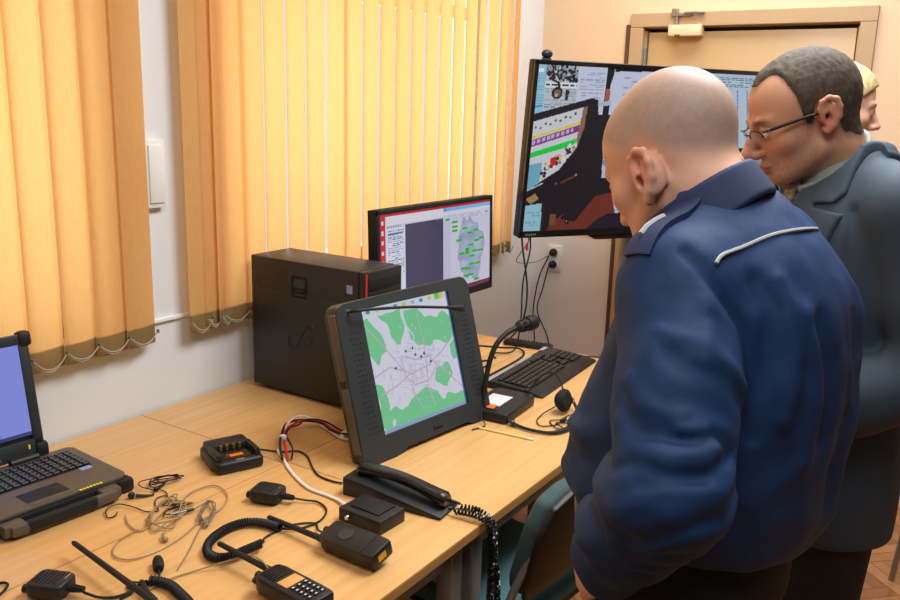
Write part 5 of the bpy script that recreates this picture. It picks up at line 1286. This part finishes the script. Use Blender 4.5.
# shoulder straps
for s in (-1, 1):
    a, b_ = np.array((s * .085, .030, 1.545)), np.array((s * .222, .030, 1.455)); n = 14; top = []; w2 = .0205
    for k in range(n + 1):
        t = k / n; p = a + (b_ - a) * t; wv = w2 * (1 if t > .12 else .55 + .45 * t / .12)
        row = snap(OBF, [(p[0], p[1] + u * wv, p[2] + .01) for u in (-1, -.5, 0, .5, 1)], .006 + .003 * math.sin(PI * t)); top.append(row)
    b = B(); V = [[b.bm.verts.new(tuple(v)) for v in r_] for r_ in top]
    for i in range(n):
        for j in range(4): b.bm.faces.new((V[i][j], V[i + 1][j], V[i + 1][j + 1], V[i][j + 1]))
    bmesh.ops.recalc_face_normals(b.bm, faces=b.bm.faces[:]); bmesh.ops.solidify(b.bm, geom=b.bm.faces[:], thickness=.009)
    es = b.build('shoulder_strap', M['collar'], of)
    b = B(); q_ = np.array([top[k][2] for k in range(8, 13)]); b.tube([tuple(v + np.array((0, 0, .0012))) for v in q_], .0042, 6)
    b.build('rank_insignia', M['piping'], es)
# sleeve cuffs and pocket flap on the upper sleeve
trs = trousers(of, [(.92, 0, .03, .185, .15, .15), (1.0, 0, .035, .19, .155, .155), (1.06, 0, .04, .182, .15, .145), (1.09, 0, .045, .178, .148, .14)], [((-.095, .02), (-.11, .04), (-.12, .0)), ((.095, .02), (.11, .04), (.12, .0))], M['navydark'], [([(-.19, .05, 1.02), (-.12, -.12, .98), (.0, -.15, .95)], .014, .006), ([(-.14, .15, 1.0), (-.2, .06, .95), (-.17, -.06, .90)], .014, .007)])
bt = loft([(1.035, 0, .042, .187, .156, .152), (1.075, 0, .045, .186, .156, .150)], .004); X, Q = nets(bt, (-.22, -.16, 1.02), (.22, .23, 1.09), .0065); mesh_obj('belt', [(X, Q, None)], M['leather'], of)
shoes(of, [(-.12, .0, 6), (.12, .0, -6)])
# ============================================================ THE MAN IN THE SUIT
su = empty('person', (1.852, .285, 0), rad(138 - 90), 'person in a slate grey suit with glasses and short greying hair, looking down', 'person')
su.scale = (1, 1, 1.036); SI = mtx(su).inverted()
hm = SI @ head_mtx((1.785, .349, 1.685), 121, 20)
nk_l = hm.inverted() @ Vector((0, .015, 1.52))
HF = head_field(jaw=1.05, nose=1.08, ears=.92, ear_at=(-.014, .004), neck=nk_l, nr=.054, trap=False)
X, Q = nets(HF, (-.105, -.15, -.21), (.105, .135, .135), .0042)
c, mixin, (x, y, z) = face_colour(X, SK2, lin(176, 92, 84), lin(208, 126, 100), 13)
sp = vnoise(X, 800, 19)
beard = np.clip((-.028 - z + .25 * np.clip(.05 - y, 0, .06)) / .02, 0, 1) * np.clip((z + .125) / .02, 0, 1) * np.clip((y - .0) / .02, 0, 1); mixin(beard * (.36 + .10 * sp), lin(112, 92, 80))
fade = np.interp(y, [-.13, -.075, -.045, -.030, .002, .010, .022, .030, .045, .062, .075, .09], [-.062, -.058, -.040, .022, .026, -.008, -.004, .046, .070, .082, .086, .088]) + 1.5 * np.clip(np.abs(x) - .018, 0, .030) * np.clip((y - .026) * 40, 0, 1); mixin(.7 * np.clip((z - fade + .016) / .016, 0, 1) * (np.abs(x) < .083), lin(104, 86, 70))
brow = np.exp(-(((np.abs(x) - .032) / .020) ** 4 + ((z - .023) / .006) ** 2)) * (y > .07); mixin(brow * .8, lin(92, 70, 54))
parts = [(xf(X, hm), Q, c)]
Ls, Le, Lw = (-.195, .0, 1.470), (-.272, -.035, 1.195), (-.105, .165, 1.10)
Rs, Re, Rw = (.195, .0, 1.470), (.25, .03, 1.19), (.24, .14, .98)
parts.append(hand_part(Lw, (.85, .45, -.25), (-.4, .3, .8), 1, SK2)); parts.append(hand_part(Rw, (-.05, .45, -.8), (.95, .1, .1), -1, SK2))
parts.append(body_core(1.52, .95, [[(-.17, 0, 1.46), Le, Lw], [(.17, 0, 1.46), Re, Rw]], (0, .015, 1.53), (.09, .10, .0), SK2))
mesh_obj('body', parts, M['skin'], su)
for s in (-1, 1):
    e = B().ball((s * .032, .0800, .0005), .0138, hm).build('eye', M['eye'], su)
    B().ball((s * .032, .0905, -.003), .0052, hm, sc=(1, .6, 1)).build('iris', M['iris'], e)
# close cropped hair
base = head_field(jaw=1.05, ears=0, neck=nk_l, nr=.054, trap=False)
def hair(P):
    x, y, z = P.T; ax = np.abs(x)
    d = base(P) - .0006 * vnoise(P, 420, 3)
    # hairline: brow line at the front, in front of and behind the ears, nape
    line = np.interp(y, [-.13, -.075, -.045, -.030, .002, .010, .022, .030, .045, .062, .075, .09], [-.062, -.058, -.040, .022, .026, -.008, -.004, .046, .070, .082, .086, .088]) - .0 + 1.5 * np.clip(ax - .018, 0, .030) * np.clip((y - .026) * 40, 0, 1)
    return smax(d - .0040 * np.clip((z - line) / .025, .12, 1), line - z, .004)
X, Q = nets(hair, (-.10, -.14, -.09), (.10, .12, .145), .0042)
g = np.clip(.5 + .5 * vnoise(X, 420, 31) + np.clip((.02 - np.abs(X[:, 1] - .01)) * 10, 0, .3), 0, 1)[:, None]
mesh_obj('hair', [(xf(X, hm), Q, lin(60, 50, 40) * (1 - g * .2) + lin(136, 120, 100) * g * .2)], M['hairbrown'], su)
# spectacles
gl = B()
for s in (-1, 1):
    lens = [(s * .033 + .023 * math.cos(a) * (1 if 1 else 1), .112 - .014 * abs(math.cos(a)) * (1 if math.cos(a) * s > 0 else .2), -.004 + .0155 * math.sin(a)) for a in [2 * PI * k / 20 for k in range(20)]]
    lens = [(p[0], p[1], p[2]) for p in lens]
    gl.tube([hm @ Vector(p) for p in lens[:11]], .0011, 6)
    gl.tube([hm @ Vector(p) for p in ((s * .056, .098, .006), (s * .070, .088, .008), (s * .078, .06, .010), (s * .0815, .015, .012), (s * .083, -.004, .010), (s * .083, -.014, .0))], [.0018, .003, .0034, .0028, .0022, .0018], 6)
gl.tube([hm @ Vector(p) for p in ((-.011, .111, .002), (-.006, .114, .005), (.006, .114, .005), (.011, .111, .002))], .0014, 6)
go = gl.build('spectacles', M['spec'], su)
ln = B()
for s in (-1, 1):
    n = 20; ctr_ = None; vs = [ln.bm.verts.new(hm @ Vector((s * .033 + .022 * math.cos(2 * PI * k / n), .112 - .014 * abs(math.cos(2 * PI * k / n)) * (1 if math.cos(2 * PI * k / n) * s > 0 else .2), -.004 + .0148 * math.sin(2 * PI * k / n)))) for k in range(n)]
    ln.bm.faces.new(vs)
bmesh.ops.solidify(ln.bm, geom=ln.bm.faces[:], thickness=.001)
ln.build('lenses', M['glass'], go)
B().box((-.0705, .0885, .0085), (.004, .008, .006), .001, hm).build('hinge_block', M['chrome'], go)
# jacket
tor = loft([(.83, 0, .0, .205, .150, .150), (.95, 0, .0, .210, .150, .155), (1.10, 0, .0, .195, .140, .140), (1.22, 0, .0, .195, .145, .140), (1.34, 0, .0, .205, .15, .145), (1.44, 0, .0, .205, .135, .135), (1.50, 0, .0, .175, .105, .115), (1.545, 0, .002, .120, .075, .085), (1.575, 0, .005, .080, .065, .072)], .02)
LS = chain([Ls, (-.240, -.025, 1.33), Le, (-.21, .075, 1.145), Lw], [.078, .074, .068, .062, .056], .03); RS = chain([Rs, (.232, .01, 1.33), Re, (.25, .085, 1.085), Rw], [.078, .074, .068, .062, .056], .03)
LS, RS = cuffed(LS, Lw, Le), cuffed(RS, Rw, Re)
SB = union([tor, (LS, .022), (RS, .022), (cap((-.10, 0, 1.515), (-.19, 0, 1.482), .048, .064), .04), (cap((.10, 0, 1.515), (.19, 0, 1.482), .048, .064), .04)], .03)
def inpoly_sd(x, z, P):
    """signed distance to polygon, negative inside"""
    d = np.full(len(x), 1e9); ins = np.zeros(len(x), bool); n = len(P)
    for i in range(n):
        (x0, z0), (x1, z1) = P[i], P[(i + 1) % n]; dx, dz = x1 - x0, z1 - z0
        t = np.clip(((x - x0) * dx + (z - z0) * dz) / (dx * dx + dz * dz + 1e-12), 0, 1); d = np.minimum(d, np.hypot(x - x0 - t * dx, z - z0 - t * dz))
        if z0 != z1: ins ^= ((z0 > z) != (z1 > z)) & (x < dx * (z - z0) / dz + x0)
    return np.where(ins, -d, d)
LAP = [(.045, 1.56), (.084, 1.470), (.142, 1.464), (.118, 1.30), (.012, 1.12), (.0, 1.18)]
COLR = [(.04, 1.62), (.098, 1.60), (.128, 1.500), (.118, 1.482), (.080, 1.478), (.045, 1.55)]
VEE = [(-.058, 1.62), (.058, 1.62), (.050, 1.50), (.0, 1.16), (-.050, 1.50)]
SBF = folds(SB, [([(-.15, -.07, 1.49), (-.16, -.09, 1.40), (-.175, -.08, 1.32)], .010, -.008), ([(-.15, .08, 1.47), (-.165, .09, 1.39), (-.175, .08, 1.31)], .010, -.008), ([(-.29, .02, 1.24), (-.31, -.04, 1.22)], .014, .006), ([(-.27, .04, 1.17), (-.31, .0, 1.16)], .012, -.006), ([(-.31, -.03, 1.35), (-.29, -.08, 1.30), (-.27, -.09, 1.22)], .016, .005)])
NA = np.array((0, -.004, 1.485)); NX = np.array((0, .062, .10)); NX /= np.linalg.norm(NX)
def SB2(P):
    d = SBF(P) - .0016 * vnoise(P, 28, 14); m = (np.abs(d) < .03)
    if m.any():
        q = P[m]; ax = np.abs(q[:, 0]); e = np.zeros(len(q)); fr = q[:, 1] > -.02
        sv = inpoly_sd(q[:, 0], q[:, 2], VEE); e -= np.where(q[:, 1] > .0, .028 * np.clip(.5 - sv / .006, 0, 1), 0)
        d = d.copy(); d[m] -= e
    d = smax(d, -(cap(NA + .03 * NX, NA + .3 * NX, .100)(P)), .004)
    return d
X, Q = nets(SB2, (-.40, -.2, .81), (.36, .31, 1.60), .0075); mesh_obj('jacket', [(X, Q, None)], M['suit'], su)
def lapels(P):
    d0 = SBF(P) - .0016 * vnoise(P, 28, 14); x, y, z = P.T; ax = np.abs(x)
    lp = np.maximum(inpoly_sd(ax, z, LAP), -.02 - y); cl = np.where(y > -.0, inpoly_sd(ax, z, COLR), np.maximum(1.520 - z, np.hypot(x, y) - .125))
    up_ = smin(smax(np.maximum(d0 - .0085, -d0 - .004), lp, .003), smax(np.maximum(d0 - .0095, -d0 - .004), cl, .003), .0005)
    return smax(up_, -(cap(NA + .03 * NX, NA + .3 * NX, .097)(P)), .003)
X, Q = nets(lapels, (-.18, -.16, 1.08), (.18, .19, 1.615), .0042); mesh_obj('lapels', [(X, Q, None)], M['suit'], su)
# shirt with collar, tie
sh = loft([(1.05, 0, .0, .16, .132, .12), (1.34, 0, .0, .17, .138, .12), (1.44, 0, .0, .16, .122, .11), (1.50, 0, .0, .13, .094, .09), (1.55, 0, .004, .08, .07, .07), (1.575, 0, .006, .066, .064, .064)], .02)
def shcol(P):
    q = P - NA; s_ = q @ NX; rv = q - s_[:, None] * NX; t = np.clip(s_ / .08, 0, 1); bk = -rv[:, 1] / .08; r = np.linalg.norm(rv, axis=1)
    d = np.abs(r - (.0885 - .004 * t)) - .005; d = smax(smax(d, s_ - (.084 + .012 * bk), .004), .0 - s_, .004)
    gap = .008 + .5 * np.clip(.085 - s_, 0, .1) - np.abs(P[:, 0]); return np.where(rv[:, 1] > 0, smax(d, gap, .004), d)
X, Q = nets(lambda P: np.minimum(sh(P), shcol(P)), (-.19, -.14, 1.03), (.19, .16, 1.62), .0055); mesh_obj('shirt', [(X, Q, None)], M['shirt'], su)
tie = chain([(0, .080, 1.545), (0, .098, 1.50), (0, .128, 1.42), (0, .140, 1.30), (0, .138, 1.12)], [.016, .014, .020, .026, .030], .01)
X, Q = nets(lambda P: smax(tie(P), np.abs(P[:, 1] - np.interp(P[:, 2], [1.12, 1.3, 1.42, 1.5, 1.545], [.138, .142, .132, .104, .084])) - .006, .006), (-.04, .05, 1.08), (.04, .17, 1.57), .0045); mesh_obj('tie', [(X, Q, None)], M['tie'], su)
trousers(su, [(.86, 0, .0, .180, .135, .135), (.95, 0, .0, .185, .135, .14), (1.02, 0, .0, .175, .128, .13)], [((-.095, .0), (-.10, .02), (-.105, -.02)), ((.095, .0), (.10, .02), (.105, -.02))], M['suittrouser'])
shoes(su, [(-.105, -.02, 8), (.105, -.02, -8)])

# ============================================================ THE WOMAN BEHIND
wo = empty('person', (2.757, .400, 0), rad(-75 - 90), 'person with pinned blond hair in profile, partly hidden behind the man in the suit', 'person')
WI = mtx(wo).inverted(); hm = WI @ head_mtx((2.747, .451, 1.712), -70, 6)
nk_l = hm.inverted() @ Vector((0, -.01, 1.50))
HF = head_field(jaw=.90, nose=.86, ears=.85, neck=nk_l, nr=.046)
X, Q = nets(HF, (-.10, -.15, -.26), (.10, .135, .135), .0052)
c, mixin, (x, y, z) = face_colour(X, lin(232, 184, 156), lin(196, 92, 90), lin(228, 150, 128), 23); brow = np.exp(-(((np.abs(x) - .032) / .020) ** 4 + ((z - .023) / .004) ** 2)) * (y > .07); mixin(brow * .6, lin(130, 96, 60))
parts = [(xf(X, hm), Q, c)]
arms = [((-.165, 0, 1.40), (-.21, -.02, 1.13), (-.19, .08, .90)), ((.165, 0, 1.40), (.21, -.02, 1.13), (.19, .08, .90))]
for a, s in zip(arms, (1, -1)): parts.append(hand_part(a[2], (0, .4, -.85), (-.95 * s, 0, 0), s, lin(228, 180, 150)))
parts.append(body_core(1.46, .95, [list(a) for a in arms], (0, -.01, 1.50), (.085, .09, .0), lin(228, 180, 150)))
mesh_obj('body', parts, M['skin'], wo)
for s in (-1, 1):
    e = B().ball((s * .032, .0800, .0005), .0138, hm).build('eye', M['eye'], wo); B().ball((s * .032, .0905, .0), .0052, hm, sc=(1, .6, 1)).build('iris', M['iris'], e)
def hair(P):
    x, y, z = P.T
    d = union([ell((0, -.016, .044), (.084, .108, .096)), (ell((0, .034, .055), (.072, .060, .056)), .03), (ell((0, -.085, .0), (.05, .05, .055)), .03)], .02)(P) - .002 * np.sin(130 * (z + .6 * y) + 14 * np.sin(40 * x))
    line = np.interp(y, [-.16, -.06, .0, .02, .05, .08, .10], [-.06, -.04, -.01, .0, .040, .066, .078]) ; return smax(d, line - z, .008)
X, Q = nets(hair, (-.11, -.17, -.09), (.11, .13, .16), .0052); mesh_obj('hair', [(xf(X, hm), Q, None)], M['blonde'], wo)
top = union([loft([(.92, 0, 0, .17, .12, .12), (1.08, 0, 0, .145, .105, .105), (1.26, 0, 0, .165, .13, .11), (1.38, 0, 0, .165, .11, .105), (1.44, 0, 0, .12, .08, .085), (1.475, 0, -.005, .07, .055, .06)], .02)] + [(chain(a, [.056, .048, .038], .02), .03) for a in arms], .03)
X, Q = nets(top, (-.3, -.2, .87), (.3, .2, 1.5), .011); mesh_obj('blouse', [(X, Q, None)], M['darktop'], wo)
trousers(wo, [(.84, 0, 0, .165, .12, .13), (.92, 0, 0, .165, .115, .125), (.98, 0, 0, .145, .105, .11)], [((-.085, 0), (-.085, .02), (-.085, -.01)), ((.085, 0), (.085, .02), (.085, -.01))], M['navydark'])
shoes(wo, [(-.085, -.02, 6), (.085, -.02, -6)])
